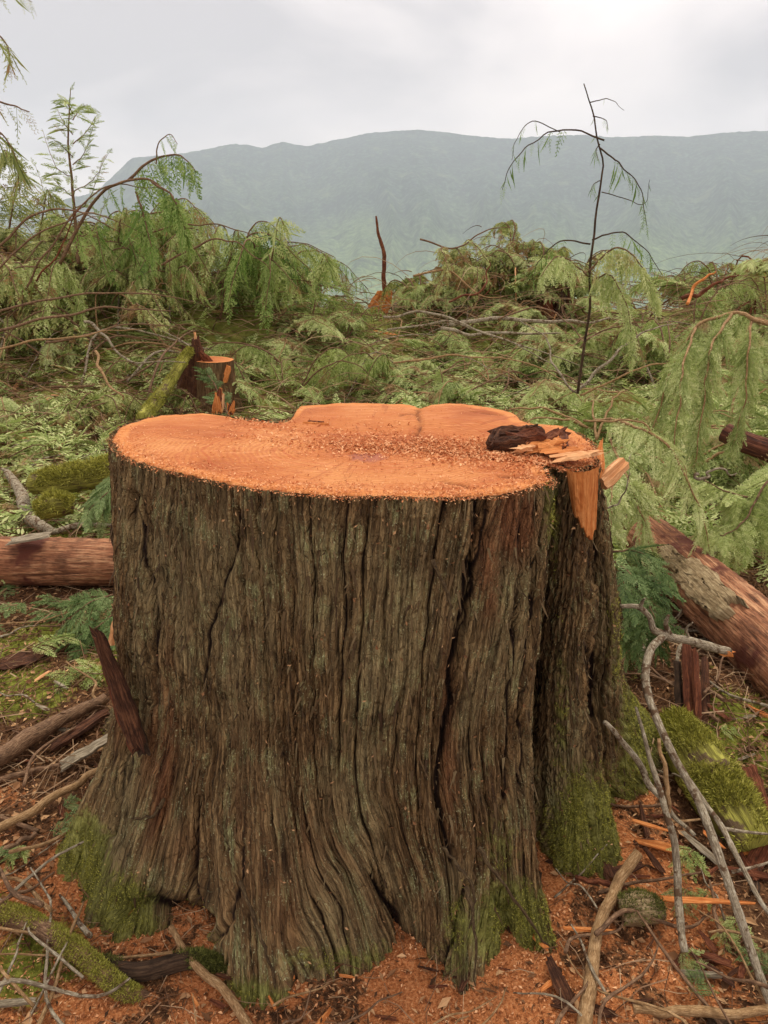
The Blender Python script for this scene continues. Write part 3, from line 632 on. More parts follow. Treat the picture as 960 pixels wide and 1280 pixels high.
def flakes(P, Nrm, size, rg, flat=.5, asp=(1.5, 4), lift=.002):
    """small four-sided shavings, each bent along its middle"""
    n = len(P); d = rg.normal(size=(n, 3)); d -= Nrm * (d * Nrm).sum(1)[:, None] * flat; d /= np.linalg.norm(d, axis=1)[:, None]
    s_ = np.cross(Nrm, d); s_ /= np.linalg.norm(s_, axis=1)[:, None] + 1e-9; s_ = s_ + Nrm * rg.uniform(-.5, .5, (n, 1))
    L = size * rg.uniform(.5, 1.3, n)[:, None]; W = L / rg.uniform(asp[0], asp[1], n)[:, None]
    c = P + Nrm * (lift + L * .12)
    V = np.stack([c - d * L / 2, c - s_ * W / 2 + Nrm * W * .35, c + d * L / 2, c + s_ * W / 2 + Nrm * W * .2], 1).reshape(-1, 3)
    i = np.arange(n)[:, None] * 4; F = np.concatenate([i + [[0, 1, 2]], i + [[0, 2, 3]]]); return V, F, np.repeat(rg.rand(n), 4)
def add_flakes(mb, *a, **k):
    V, F, A_ = flakes(*a, **k); mb.add(V, F, a=A_)
# shavings on the sawn face: a drift across the middle, a band along the near edge, dust everywhere
Gp = Gv[: (len(fr) - 1) * cols]; gpx, gpy = project(Gp[:, 0], Gp[:, 1], Gp[:, 2])
def on_top(pred, n, size, mb, rg, **k):
    w_ = pred * (np.linalg.norm(Gp[:, :2] - ctr, axis=1) + .02); w_ = w_ / w_.sum(); j = rg.choice(len(Gp), n, p=w_)
    P = Gp[j] + rg.normal(size=(n, 3)) * [.006, .012, 0]; nn = np.tile([0, 0, 1.0], (n, 1)); add_flakes(mb, P, nn, size, rg, **k)
sh = MB()
drift = np.exp(-(dpoly(gpx, gpy, [(300, 530), (390, 545), (480, 548), (560, 560), (640, 572), (690, 580)]) / 14) ** 2)
on_top(drift, 5200, .0095, sh, rg); on_top(np.exp(-(dpoly(gpx, gpy, [(420, 552), (540, 556), (600, 566)]) / 12) ** 2), 2200, .009, sh, rg)
on_top(sm(.10, .0, rim.ravel()[:len(Gp)]) * sm(540, 575, gpy), 5200, .006, sh, rg)
on_top(np.ones(len(Gp)), 4200, .0055, sh, rg)
# fuzz of dust hanging on the rim
jj = rg.choice(np.where((par > 9) & (par < 31))[0], 1300)
P = B3[-1][jj] + np.stack([rg.normal(size=1300) * .002, rg.normal(size=1300) * .002, -np.abs(rg.normal(size=1300)) * .003 + .001], 1)
add_flakes(sh, P, np.concatenate([nrm[jj], 0 * nrm[jj][:, :1]], 1) + [0, 0, .3], .0045, rg, flat=.3)
o = sh.build('shavings', M['topchip'], stump, smooth=False); tag(o, kind='stuff')
# flecks caught on the bark
sel = rg.choice(len(barkV), 40000); sel = sel[(par[sel % cols] > 9) & (par[sel % cols] < 31)]
kk = sel[rg.rand(len(sel)) < .04 + .10 * sm(.75, .95, barkV[sel, 2])][:900]
fl = MB(); add_flakes(fl, barkV[kk] + barkN[kk] * .002, barkN[kk], .009, rg, flat=.8, asp=(1.5, 5))
tag(fl.build('caught_flecks', M['litter'], stump, smooth=False), kind='stuff')
# fibrous shreds peeling off the ridges
kk = sel[rg.rand(len(sel)) < .10][:2600]; sb = MB()
n_ = len(kk); d = np.tile([0, 0, -1.0], (n_, 1)) + rg.normal(size=(n_, 3)) * .22; L = rg.uniform(.012, .05, (n_, 1)); sd_ = np.cross(d, barkN[kk]); W = rg.uniform(.0012, .003, (n_, 1))
p = barkV[kk]; o_ = barkN[kk]
V = np.stack([p - sd_ * W, p + sd_ * W, p + d * L * .6 + o_ * .004 + sd_ * W * .8, p + d * L + o_ * rg.uniform(.0, .010, (n_, 1))], 1).reshape(-1, 3)
i_ = np.arange(n_)[:, None] * 4; sb.add(V, np.concatenate([i_ + [[0, 1, 2]], i_ + [[0, 2, 3]]]), a=np.repeat(rg.rand(n_) * .8, 4))
tag(sb.build('bark_fibres', chip_mat('bark_fibres', lin(58, 42, 28), lin(98, 78, 52), lin(138, 122, 90)), stump, smooth=False), kind='stuff')
def tufts(P, Nrm, h, rg, per=3, w_=.25):
    n = len(P); V = []; P = np.repeat(P, per, 0); Nr = np.repeat(Nrm, per, 0); m = len(P)
    d = Nr + rg.normal(size=(m, 3)) * .6 + [0, 0, .15]; d /= np.linalg.norm(d, axis=1)[:, None]; s_ = np.cross(d, rg.normal(size=(m, 3))); s_ /= np.linalg.norm(s_, axis=1)[:, None] + 1e-9
    L = h * rg.uniform(.4, 1.2, m)[:, None]; b = P + rg.normal(size=(m, 3)) * h * .25
    V = np.stack([b - s_ * L * w_ / 2, b + s_ * L * w_ / 2, b + d * L], 1).reshape(-1, 3)
    return V, np.arange(m * 3).reshape(-1, 3), np.repeat(np.clip(rg.rand(m) * .8 + rg.normal(size=m) * .1, 0, 1), 3)
w_ = np.clip(barkMoss - .55 + .75 * fbm(barkV[:, 0] * 22 + barkV[:, 1] * 9, barkV[:, 2] * 18, 3, 99), 0, 1) * (barkMoss > .15)
kk = rg.choice(len(barkV), 21000, p=w_ / w_.sum())
mt_ = MB(); V, F, A_ = tufts(barkV[kk], barkN[kk], .0055, rg); mt_.add(V, F, a=A_)
tag(mt_.build('moss', M['moss'], stump, smooth=False), kind='stuff')

# ------------------------------------------------------------------ logs
def bark_disp(seed, f=(9, 3.5), amp=.06, cracks=.05):
    def fn(Lg, th, rr):
        a = fbm(Lg * f[1] + seed, (np.sin(th) * 2 + np.cos(th)) * f[0] * .2 + th * 0, 3, seed) * amp
        u_ = th * f[0]; b = vn(Lg * 5, u_, seed + 1); c = vn(Lg * 9, u_ * 2.2, seed + 2)
        return rr * (a - cracks * np.exp(-(b / .14) ** 2) - cracks * .5 * np.exp(-(c / .2) ** 2) + .02 * vn(Lg * 60, u_ * 3, seed + 3))
    return fn
def log(name, pts, r, mat, label, cat='log', n=120, sides=72, disp=None, parent=None, group=None, straight=False):
    P = smooth_path(pts, n); rr = np.interp(np.linspace(0, 1, n), np.linspace(0, 1, len(np.atleast_1d(r))), np.atleast_1d(r)) if np.size(r) > 1 else r
    V, F, F3 = tube(P, rr, sides, disp=disp); o = MB().add(V, F, F3).build(name, M[mat], parent)
    tag(o, label, cat, group); o_pts = V[:-2, :3]; 
    T, A_, B_ = frames(P); c = np.repeat(P, sides, 0); nr = o_pts - c; nr /= np.linalg.norm(nr, axis=1)[:, None]
    return o, o_pts, nr
def mossy(parent, P, Nr, n, h, rg, mat='moss', up_bias=.2, seed=0, thr=0.0):
    w_ = np.clip(Nr[:, 2] + up_bias, 0, 1) * np.clip(fbm(P[:, 0] * 9 + seed, P[:, 1] * 9 + P[:, 2] * 6, 3, seed + 5) + .35 - thr, 0, 1) + 1e-9
    k = rg.choice(len(P), n, p=w_ / w_.sum()); mb = MB(); V, F, A_ = tufts(P[k], Nr[k], h, rg); mb.add(V, F, a=A_)
    return tag(mb.build('moss', M[mat], parent, smooth=False), kind='stuff')
o, _, _ = log('fallen_log', [at(-160, 700, 2.93), at(-20, 701, 2.93), at(80, 702, 2.93), at(152, 702, 2.93), at(250, 704, 2.95)], [.112, .108, .104, .100, .095], 'peeled', 'peeled red-brown log lying at left, its end running behind the stump', n=200, sides=90, disp=bark_disp(3, (3.2, 1.5), .03, .025))
piece('bark_plate', at(14, 676, 2.86), at(60, 669, 2.87), .08, .014, 'greywood', o, seed=110, nseg=7, taper=.3, jag=.3)
a0, a1 = np.array([1.17, 3.02, .165]), np.array([1.235, 2.12, .165]); a2 = a1 + (a1 - a0) * .9
o, _, _ = log('fallen_log', [a0, (a0 + a1) / 2, a1, a2], [.105, .115, .120, .125], 'peeled', 'thick peeled orange log leaving the frame at right, grey bark patch on it', n=220, sides=96, disp=bark_disp(13, (3.2, 1.3), .04, .035))
def patch_on_log(parent, t0, t1, th0, th1, seed):
    """bark still wrapped round the log"""
    n1_, n2_ = 26, 20; r_ = .150; V = []; d_ = (a1 - a0); d_ = d_ / np.linalg.norm(d_); s_ = np.cross(d_, (0, 0, 1)); s_ /= np.linalg.norm(s_); u_ = np.cross(s_, d_); r2 = np.random.RandomState(seed)
    je = [np.repeat(r2.uniform(-.035, .035, 10), 3) + r2.uniform(-.008, .008, 30) for _ in range(4)]
    for i in range(n1_):
        for j in range(n2_):
            a, b = i / (n1_ - 1), j / (n2_ - 1)
            t = t0 + je[0][j] + (t1 + je[1][j] - t0 - je[0][j]) * a; th = th0 + je[2][i] * 2 + (th1 - th0 + (je[3][i] - je[2][i]) * 2) * b
            e_ = 0 if i in (0, n1_ - 1) or j in (0, n2_ - 1) else 1
            rr_2 = (.112 + .012 * t) + e_ * (.018 + r2.uniform(-.003, .003)) - (1 - e_) * .008
            V.append([*(a0 + (a1 - a0) * t + s_ * math.cos(th) * rr_2 + u_ * math.sin(th) * rr_2), 1 + th * .14, t * .9])
    I2 = np.arange(n1_ * n2_).reshape(n1_, n2_)
    MB().add(np.array(V), np.stack([I2[:-1, :-1], I2[:-1, 1:], I2[1:, 1:], I2[1:, :-1]], -1).reshape(-1, 4)).build('bark_patch', M['barkplate'], parent)
patch_on_log(o, .52, .92, .30, 1.25, 5); patch_on_log(o, .36, .56, .5, 1.0, 9)
log('fallen_log', [at(905, 540, 3.7), at(940, 556, 3.6), at(1000, 575, 3.5), at(1060, 590, 3.4)], [.05, .055, .06, .06], 'darklog', 'dark red-brown log poking out from under the boughs at the right edge', n=60, sides=40, disp=bark_disp(5))
o, P, Nr = log('mossy_log', [at(40, 606, 3.75), at(85, 598, 3.72), at(150, 588, 3.7), at(210, 580, 3.7)], [.05, .075, .08, .07], 'mosslog', 'long yellow-green mossy log at left just behind the peeled log', n=70, sides=40, disp=bark_disp(6, amp=.15)); mossy(o, P, Nr, 4200, .02, rg, 'moss', .3, 1)
o, P, Nr = log('mossy_log', [at(48, 640, 3.3), at(70, 632, 3.32), at(92, 632, 3.35)], [.04, .065, .04], 'mosslog', 'short mossy lump between the peeled log and the long mossy log', n=40, sides=30, disp=bark_disp(7, amp=.2)); mossy(o, P, Nr, 2200, .018, rg, 'moss', .4, 2)
o, P, Nr = log('rotten_log', [gpt(842, 905, .03), gpt(870, 950, .05), gpt(905, 1000, .04), gpt(945, 1060, .02)], [.05, .075, .075, .05], 'mosslog', 'moss-covered rotten log sloping down at right below the peeled log', n=70, sides=40, disp=bark_disp(8, amp=.2)); mossy(o, P, Nr, 6000, .013, rg, 'moss', .3, 3)
o, P, Nr = log('mossy_root', [gpt(-40, 1130, .0), gpt(30, 1150, .03), gpt(90, 1185, .04), gpt(150, 1235, .02), gpt(190, 1250, -.02)], [.021, .021, .020, .018, .012], 'stick', 'mossy surface root snaking across the sawdust at the lower left', 'root', n=80, sides=36, disp=bark_disp(9, amp=.15)); mossy(o, P, Nr, 5500, .006, rg, 'moss', .3, 4, .35)
o, P, Nr = log('mossy_root', [gpt(110, 1200, -.01), gpt(170, 1215, .02), gpt(240, 1200, .02), gpt(290, 1215, -.01)], [.014, .018, .018, .012], 'darkbark', 'dark mossy root arching in front of the hollow at the lower left of the stump', 'root', n=60, sides=30, disp=bark_disp(19, amp=.15)); mossy(o, P, Nr, 3500, .009, rg, 'mossdark', .3, 5)
o, P, Nr = log('mossy_chunk', [gpt(776, 1140, .035), gpt(800, 1136, .04), gpt(825, 1140, .03)], [.030, .036, .024], 'barkplate', 'grey mossy chunk of wood under the orange splinter at lower right', 'wood chunk', n=30, sides=26, disp=bark_disp(20, amp=.2)); mossy(o, P, Nr, 900, .008, rg, 'mossdark', .2, 6)
lb = empty('leaning_bark', tuple(gpt(868, 925, 0)), 'upright slabs of red rotten bark below the grey forked branch', 'bark slab'); lb0 = np.array(lb.location)
for k, (a, b, c_, d_, wd_, mt) in enumerate([(866, 925, 858, 800, .05, 'redwood'), (882, 928, 880, 826, .045, 'oldwood'), (852, 915, 846, 830, .035, 'darkbark'), (874, 930, 868, 815, .03, 'redwood')]):
    piece('bark_slab', gpt(a, b, -.02) - lb0, at(c_, d_, 1.98 - .02 * k) - lb0, wd_, .02, mt, lb, seed=115 + k, nseg=12, taper=.4, jag=.6, up=(.3, -1, 0))

# ------------------------------------------------------------------ the small stump behind, left
s2 = empty('tree_stump', gpt(262, 508), 'small orange-topped stump behind the big one with a mossy pole leaning on it', 'stump')
bx = gpt(262, 508); s2.location = tuple(bx)
def small_stump(parent, cx, r, hgt, seed, lobes, topmat='cut', name='bark'):
    n_, m_ = 72, 60; V = []
    for i in range(m_):
        t = i / (m_ - 1)
        for j in range(n_):
            th = 2 * math.pi * j / n_; rr = r * (1 + .12 * math.sin(2 * th + seed) + .35 * (1 - t) ** 3) 
            rr *= 1 - .05 * math.exp(-(float(vn(th * 7, t * 1.5 * hgt, seed)) / .15) ** 2) + .02 * float(vn(th * 20, t * 4, seed + 1))
            V.append((cx[0] + rr * math.cos(th), cx[1] + rr * math.sin(th), cx[2] + hgt * t))
    I2 = np.arange(n_ * m_).reshape(m_, n_); nx_ = np.roll(I2, -1, 1)
    uv_ = np.array([(j / n_ * 1.2, i / m_ * hgt) for i in range(m_) for j in range(n_)])
    a = {'ridge': np.full(len(V), .5), 'red': np.full(len(V), .6), 'moss': np.array([.5 * (1 - i / m_) ** 2 for i in range(m_) for j in range(n_)])}
    MB().add(V, np.stack([I2[:-1], nx_[:-1], nx_[1:], I2[1:]], -1).reshape(-1, 4)).build('bark', M['bark'], parent, uv=uv_, attrs=a)
    T = np.array(V[-n_:]); c = T.mean(0); W = [];  
    for f_ in (0, .06, .12, .4, .7, .95): W.append(T * (1 - f_) + c * f_ + [0, 0, .003])
    W = np.vstack(W); I2 = np.arange(len(W)).reshape(6, n_); nx_ = np.roll(I2, -1, 1)
    Wl = np.vstack([W, c + [0, 0, .003]]); rm = np.repeat([0, .01, .022, .08, .1, .12], n_).tolist() + [.12]
    MB().add(Wl, np.stack([I2[:-1], nx_[:-1], nx_[1:], I2[1:]], -1).reshape(-1, 4), np.stack([I2[-1], np.roll(I2[-1], -1), np.full(n_, len(W))], -1)).build('sawn_face', M[topmat], parent, attrs={'rim': rm, 'crack': [0] * len(rm)})
small_stump(s2, (0.05, 0, -.02), .175, .40, 3, 2)
dY = bx[1]
def rel_(px, py, Y): return at(px, py, Y) - bx
piece('broken_shard', rel_(247, 482, dY - .02), rel_(246, 422, dY), .16, .08, 'oldwood', s2, seed=120, nseg=9, taper=.7, jag=.6, up=(0, 1, 0))
piece('broken_shard', rel_(252, 470, dY), rel_(244, 417, dY), .045, .03, 'palechip', s2, seed=121, nseg=9, taper=.7, jag=.5, up=(0, 1, 0))
piece('broken_shard', rel_(236, 508, dY - .10), rel_(238, 440, dY - .05), .22, .12, 'oldwood', s2, seed=122, nseg=9, taper=.3, jag=.4, up=(0, 1, 0))
piece('broken_shard', rel_(262, 452, dY - .1), rel_(250, 440, dY - .1), .06, .03, 'redwood', s2, seed=123, nseg=7, taper=.5, jag=.5, up=(0, 1, 0))
piece('split_face', rel_(286, 458, dY - .17), rel_(281, 478, dY - .185), .05, .02, 'freshwood', s2, seed=124, nseg=7, taper=.4, jag=.3, up=(0, 1, 0))
o, P, Nr = log('leaning_pole', [at(178, 525, dY - .9), at(205, 490, dY - .5), at(226, 456, dY - .25), at(238, 438, dY - .1)], [.055, .045, .04, .028], 'mosslog', 'mossy yellow-green pole leaning against the small stump', 'pole', n=50, sides=24, disp=bark_disp(25, amp=.15)); mossy(o, P, Nr, 2200, .016, rg, 'moss', .5, 7)
small_2 = gpt(690, 396); s3 = empty('broken_stump', tuple(small_2), 'dark splintered stump showing beneath the centre slash pile', 'stump')
for k in range(6):
    a = k * 1.05; b = np.array([.13 * math.cos(a), .1 * math.sin(a), -.05]); piece('broken_shard', b, b * 1.15 + [0, 0, .22 + .22 * rg.rand()], .14, .06, ['oldwood', 'redwood', 'darkbark'][k % 3], s3, seed=130 + k, nseg=8, taper=.6, jag=.5, up=(math.cos(a), math.sin(a), 0))
sn = gpt(474, 398); dS = sn[1]; s4 = empty('broken_snag', tuple(sn), 'thin broken snag with torn orange foot standing left of the centre pile', 'snag')
P = smooth_path([at(484, 384, dS) - sn, at(480, 352, dS) - sn, at(480, 318, dS) - sn, at(473, 292, dS) - sn, at(470, 270, dS) - sn], 26)
MB().add(*tube(P, np.linspace(.034, .012, 26), 9, .25)).build('trunk', M['redwood'], s4)
for k, (a, b, c_, d_, wd_) in enumerate([(466, 388, 476, 368, .14), (480, 390, 486, 366, .12), (470, 384, 488, 378, .12)]): piece('torn_wood', at(a, b, dS - .05) - sn, at(c_, d_, dS - .05) - sn, wd_, .08, 'freshwood', s4, seed=140 + k, nseg=7, taper=.3, jag=.5, up=(0, 1, 0))
MB().add(*tube(smooth_path([at(490, 388, dS) - sn, at(510, 376, dS) - sn, at(530, 372, dS + .2) - sn], 12), .06, 9, .15)).build('side_log', M['greystick'], s4)

# ------------------------------------------------------------------ sticks and branches lying about
def stick(pts, r, mat, label, cat='stick', group=None, name='stick', side_twigs=(), sides=8, rough=.05, n=None, wob=.006, seed=0):
    P = np.array(pts, float); n = n or max(8, 6 * len(P)); Q = smooth_path(P, n); r_ = np.random.RandomState(seed + 500)
    tt = np.linspace(0, 1, n); tl = np.concatenate([[0], np.cumsum(np.linalg.norm(np.diff(Q, axis=0), axis=1))]) 
    rmx = float(np.max(r)); Q = Q + np.stack([wob * vn(tt * 7, 0 * tt + k, seed + k) + rmx * .35 * vn(tl / (rmx * 11), 0 * tt + k, seed + 7 + k) for k in range(3)], 1)
    rr = np.interp(np.linspace(0, 1, n), np.linspace(0, 1, len(r)), r) if np.size(r) > 1 else np.full(n, r)
    rr = rr * (1 + .18 * np.clip(vn(tl / (rmx * 7), 0 * tt, seed + 20), 0, 1) ** 2)
    o = MB().add(*tube(Q, rr, sides, rough, r_)).build(name, M[mat]); tag(o, label, cat, group)
    for tw in side_twigs:
        T_ = smooth_path(np.array(tw[0]), 12); MB().add(*tube(T_, np.linspace(tw[1], tw[1] * .4, 12), 6, .1, r_)).build('twig', M[mat], o)
    return o
A3 = at
stick([A3(776, 761, 1.62), A3(800, 760, 1.64), A3(815, 768, 1.66), A3(822, 788, 1.66), A3(838, 795, 1.68), A3(862, 800, 1.72), A3(910, 816, 1.78)], [.005, .007, .007, .009, .012, .011, .012], 'greystick', 'pale grey forked branch with a broken orange end propped right of the stump', 'branch', name='forked_branch', seed=1, n=50, side_twigs=[([A3(838, 795, 1.68), A3(832, 780, 1.67), A3(836, 769, 1.66)], .009), ([A3(800, 760, 1.64), A3(803, 752, 1.63), A3(806, 748, 1.62)], .006), ([A3(862, 800, 1.72), A3(858, 786, 1.71), A3(866, 778, 1.7)], .005)])
piece('broken_end', A3(903, 814, 1.775), A3(912, 816, 1.785), .03, .022, 'freshwood', seed=150, nseg=5, taper=.2, label='torn orange end broken off the pale forked branch', cat='splinter')
stick([A3(828, 794, 1.66), A3(812, 815, 1.58), A3(808, 850, 1.50), A3(815, 885, 1.43), A3(845, 950, 1.33), A3(875, 1010, 1.25), A3(905, 1085, 1.15), A3(935, 1170, 1.06), A3(962, 1255, .99)], [.009, .010, .009, .009, .0085, .0085, .0085, .0085, .008], 'greystick', 'longest pale grey pole leaning down from the forked branch to the bottom right corner', 'branch', name='leaning_branch', seed=2, n=80)
stick([A3(832, 925, 1.42), A3(870, 985, 1.38), A3(898, 1030, 1.3), A3(920, 1070, 1.22), A3(945, 1120, 1.15), A3(985, 1190, 1.08)], [.004, .005, .006, .006, .005, .005], 'greystick', 'thin grey stick crossing over the long pale pole at lower right', 'stick', name='leaning_stick', seed=3, n=50, side_twigs=[([A3(900, 1035, 1.3), A3(935, 1040, 1.33), A3(990, 1045, 1.36)], .005), ([A3(915, 1090, 1.2), A3(955, 1080, 1.24), A3(990, 1065, 1.27)], .004)])
stick([A3(757, 905, 1.42), A3(785, 935, 1.44), A3(810, 975, 1.44), A3(835, 1010, 1.38), A3(868, 1045, 1.3)], [.005, .007, .008, .006, .004], 'greystick', 'short grey stick leaning against the right root of the stump', 'stick', name='leaning_stick', seed=4, n=40)
stick([A3(792, 885, 1.5), A3(815, 960, 1.38), A3(838, 1040, 1.27), A3(850, 1110, 1.19), A3(856, 1185, 1.10)], [.0035, .006, .008, .0085, .008], 'greystick', 'lichen-spotted upright stick between the stump root and the long pale pole', 'stick', name='leaning_stick', seed=5, n=50)
stick([A3(825, 925, 1.42), A3(832, 975, 1.36), A3(836, 1020, 1.31)], [.004, .006, .005], 'tanstick', 'short tan stick tip standing beside the lichen-spotted stick', 'stick', name='leaning_stick', seed=6)
stick([gpt(797, 1068, .10), gpt(772, 1110, .06), gpt(755, 1150, .04), gpt(742, 1205, .03), gpt(728, 1300, .02)], [.012, .013, .012, .013, .015], 'tanstick', 'bare tan stick lying from the mossy root to the bottom edge right of centre', 'stick', seed=7, n=40)
stick([gpt(215, 1163, .04), gpt(250, 1205, .03), gpt(285, 1245, .02), gpt(318, 1295, .01)], [.006, .009, .009, .010], 'tanstick', 'bare ochre stick lying below the hollow at the lower left of the stump', 'stick', seed=8, n=30)
stick([gpt(-30, 965, .04), gpt(30, 930, .04), gpt(80, 895, .04), gpt(132, 868, .05)], [.026, .024, .020, .016], 'stick', 'thick brown stick pointing at the stump at middle left', 'stick', seed=9, n=40, sides=12, rough=.06)
stick([gpt(-30, 1050, .03), gpt(40, 1015, .03), gpt(90, 985, .03), gpt(128, 960, .05)], [.010, .011, .010, .007], 'tanstick', 'long straight tan stick with mossy tip ending at the left root', 'stick', seed=10, n=30)
stick([gpt(-20, 980, .02), gpt(50, 962, .02), gpt(90, 958, .02)], [.008, .008, .006], 'redbrown' if False else 'stick', 'thin red-brown stick in front of the grey plank at left', 'stick', seed=11)
stick([gpt(-20, 1085, .02), gpt(20, 1055, .02), gpt(48, 1040, .02)], [.006, .007, .006], 'stick', 'short dark stick at the left edge over the sawdust', 'stick', seed=12)
stick([gpt(10, 588, .1), gpt(28, 620, .1), gpt(40, 648, .08), gpt(68, 664, .06)], [.02, .032, .028, .02], 'greystick', 'peeling crooked branch with a reddish patch at far left behind the log', 'branch', name='crooked_branch', seed=13, n=30, sides=12, rough=.08, side_twigs=[([gpt(12, 590, .1), gpt(-20, 578, .12), gpt(-60, 570, .12)], .012)])
stick([gpt(60, 668, .06), gpt(100, 658, .05), gpt(142, 656, .05)], [.014, .016, .012], 'greystick', 'weathered stick lying along the top of the peeled left log', 'stick', seed=14)
stick([gpt(780, 1110, .05), gpt(720, 1096, .05)], [.007, .005], 'redwood', 'short red stick above the mossy chunk', 'stick', seed=15)
stick([gpt(795, 1262, .03), gpt(870, 1266, .03), gpt(1000, 1262, .03)], [.008, .009, .008], 'tanstick', 'tan stick lying level along the bottom right edge', 'stick', seed=16)
piece('splinter', gpt(812, 1122, .05), gpt(943, 1130, .05), .020, .007, 'freshwood', seed=151, nseg=14, taper=.8, jag=.3, label='long bright orange splinter lying level over the mossy chunk', cat='splinter')
piece('splinter', gpt(705, 1160, .03), gpt(768, 1163, .03), .012, .005, 'freshwood', seed=152, nseg=8, taper=.8, jag=.3, label='short orange splinter in the sawdust left of the mossy chunk', cat='splinter')
piece('splinter', gpt(790, 1025, .06), gpt(840, 1040, .05), .014, .006, 'freshwood', seed=153, nseg=8, taper=.8, jag=.3, label='orange splinter just right of the mossy stump root', cat='splinter')
piece('splinter', gpt(880, 1040, .06), gpt(905, 1060, .05), .018, .006, 'freshwood', seed=154, nseg=8, taper=.8, jag=.3, label='orange splinter lying under the long pale pole', cat='splinter')
piece('bark_slab', gpt(935, 960, .06), gpt(955, 1018, .04), .055, .018, 'redwood', seed=155, nseg=8, taper=.2, jag=.25, label='flat red bark slab at the right edge beside the mossy rotten log', cat='bark slab', up=(0, -.5, 1))
piece('weathered_plank', gpt(78, 957, .03), gpt(134, 925, .05), .055, .015, 'greywood', seed=156, nseg=9, taper=.3, jag=.5, label='split grey weathered plank left of the stump', cat='plank')
piece('bark_slab', gpt(62, 935, .02), gpt(134, 890, .04), .05, .02, 'oldwood', seed=157, nseg=9, taper=.4, jag=.5, label='dark rotten bark slab behind the grey plank at left', cat='bark slab')
piece('bark_slab', gpt(0, 832, .01), gpt(60, 812, .02), .12, .02, 'oldwood', seed=158, nseg=9, taper=.5, jag=.4, label='dark brown slab of rotten bark at the left edge under the log', cat='bark slab')
piece('pale_wood', A3(146, 805, 2.2), A3(152, 772, 2.2), .06, .03, 'palechip', seed=159, nseg=6, taper=.3, jag=.3, up=(0, 1, 0), label='pale wood piece peeping from behind the left side of the stump', cat='wood chunk')
piece('pale_wood', gpt(852, 1216, .02), gpt(902, 1219, .02), .018, .012, 'greywood', seed=171, nseg=8, taper=.6, jag=.3, label='pale grey lump of wood in the sawdust left of the long pale pole foot', cat='wood chunk')
piece('pale_wood', gpt(-5, 1256, .015), gpt(44, 1251, .015), .016, .010, 'greywood', seed=172, nseg=8, taper=.4, jag=.3, label='pale grey stick end at the bottom left corner', cat='wood chunk')
# bark chips in the sawdust, right of the stump and in front
r5 = np.random.RandomState(5)
TONE = {'oldwood': 'dark brown', 'darkbark': 'blackish brown', 'redwood': 'red-brown', 'freshwood': 'bright orange', 'palechip': 'pale', 'greywood': 'grey', 'stick': 'brown', 'tanstick': 'tan', 'greystick': 'grey', 'leaf': 'green'}
def where(px, py, box):
    h_ = ['at the left end', 'left of the middle', 'in the middle', 'right of the middle', 'at the right end'][min(4, max(0, int(5 * (px - box[0]) / (box[2] - box[0]))))]
    return ['far row', 'second row', 'near row'][min(2, max(0, int(3 * (py - box[1]) / (box[3] - box[1]))))] + ' ' + h_
def chips(n, box, sizes, mats, name, label, cat, group, lift=.012):
    k = 0
    while k < n:
        px, py = r5.uniform(box[0], box[2]), r5.uniform(box[1], box[3]); p = gpt(px, py, lift)
        if ((p[0] + .07) / .62) ** 2 + ((p[1] - 1.68) / .56) ** 2 < 1: k += .2; continue
        L = r5.uniform(*sizes); a = r5.uniform(0, math.pi); q = p + np.array([math.cos(a), math.sin(a), r5.uniform(-.25, .25)]) * L
        mt = mats[r5.randint(len(mats))]; lb_ = ('%s %s %s, %s' % ('large' if L > sum(sizes) / 2 else 'small', TONE[mt], label, where(px, py, box)))
        piece(name, p, q, L * r5.uniform(.15, .4), L * r5.uniform(.05, .12), mt, seed=int(r5.randint(9999)), nseg=6, taper=.5, jag=.6, label=lb_, cat=cat, group=group); k += 1
chips(34, (650, 1090, 960, 1290), (.03, .09), ['oldwood', 'darkbark', 'redwood', 'oldwood', 'freshwood'], 'bark_chip', 'bark chip in the lower right sawdust', 'bark chip', 'bark chips at lower right')
chips(34, (800, 860, 990, 1100), (.03, .10), ['oldwood', 'redwood', 'redwood', 'greywood', 'freshwood'], 'bark_chip', 'wood fragment below the right log', 'wood fragment', 'wood fragments below the right log')
chips(16, (230, 1200, 640, 1290), (.02, .06), ['oldwood', 'redwood', 'freshwood'], 'bark_chip', 'bark chip in front of the stump', 'bark chip', 'bark chips in front')
chips(24, (0, 850, 130, 1270), (.02, .07), ['oldwood', 'redwood', 'greywood', 'palechip'], 'bark_chip', 'bark chip left of the stump', 'bark chip', 'bark chips at left')
def random_sticks(n, box, Ls, rs, mats, label, group, lift=.03, zs_=.15, name='stick', cat='stick', arch=0.0, az_=(0, math.pi)):
    for k in range(n):
        px, py = r5.uniform(box[0], box[2]), r5.uniform(box[1], box[3]); p = gpt(px, py, lift + r5.uniform(0, .02)); L = r5.uniform(*Ls); a = r5.uniform(*az_); r_ = r5.uniform(*rs)
        d = np.array([math.cos(a), math.sin(a), r5.uniform(-zs_, zs_)]); b = r5.normal(size=3) * L * .07; h_ = arch * r5.uniform(.3, 1) * L
        q = [p - d * L / 2, p - d * L * .15 + b + [0, 0, h_], p + d * L * .2 - b * .5 + [0, 0, h_ * .9], p + d * L / 2]
        for v in (0, 3):
            q[v][2] = max(q[v][2], float(ground_z(q[v][0], q[v][1])) + .005) if arch == 0 else float(ground_z(q[v][0], q[v][1])) + r5.uniform(0, .1)
        mt = mats[r5.randint(len(mats))]; lb_ = '%s %s %s, %s' % ('long' if L > sum(Ls) / 2 else 'short', TONE[mt], label, where(px, py, box))
        stick(q, [r_, r_ * .9, r_ * .7, r_ * .45], mt, lb_, cat, group, name, sides=6, n=14, wob=L * .008, seed=int(r5.randint(9999)))
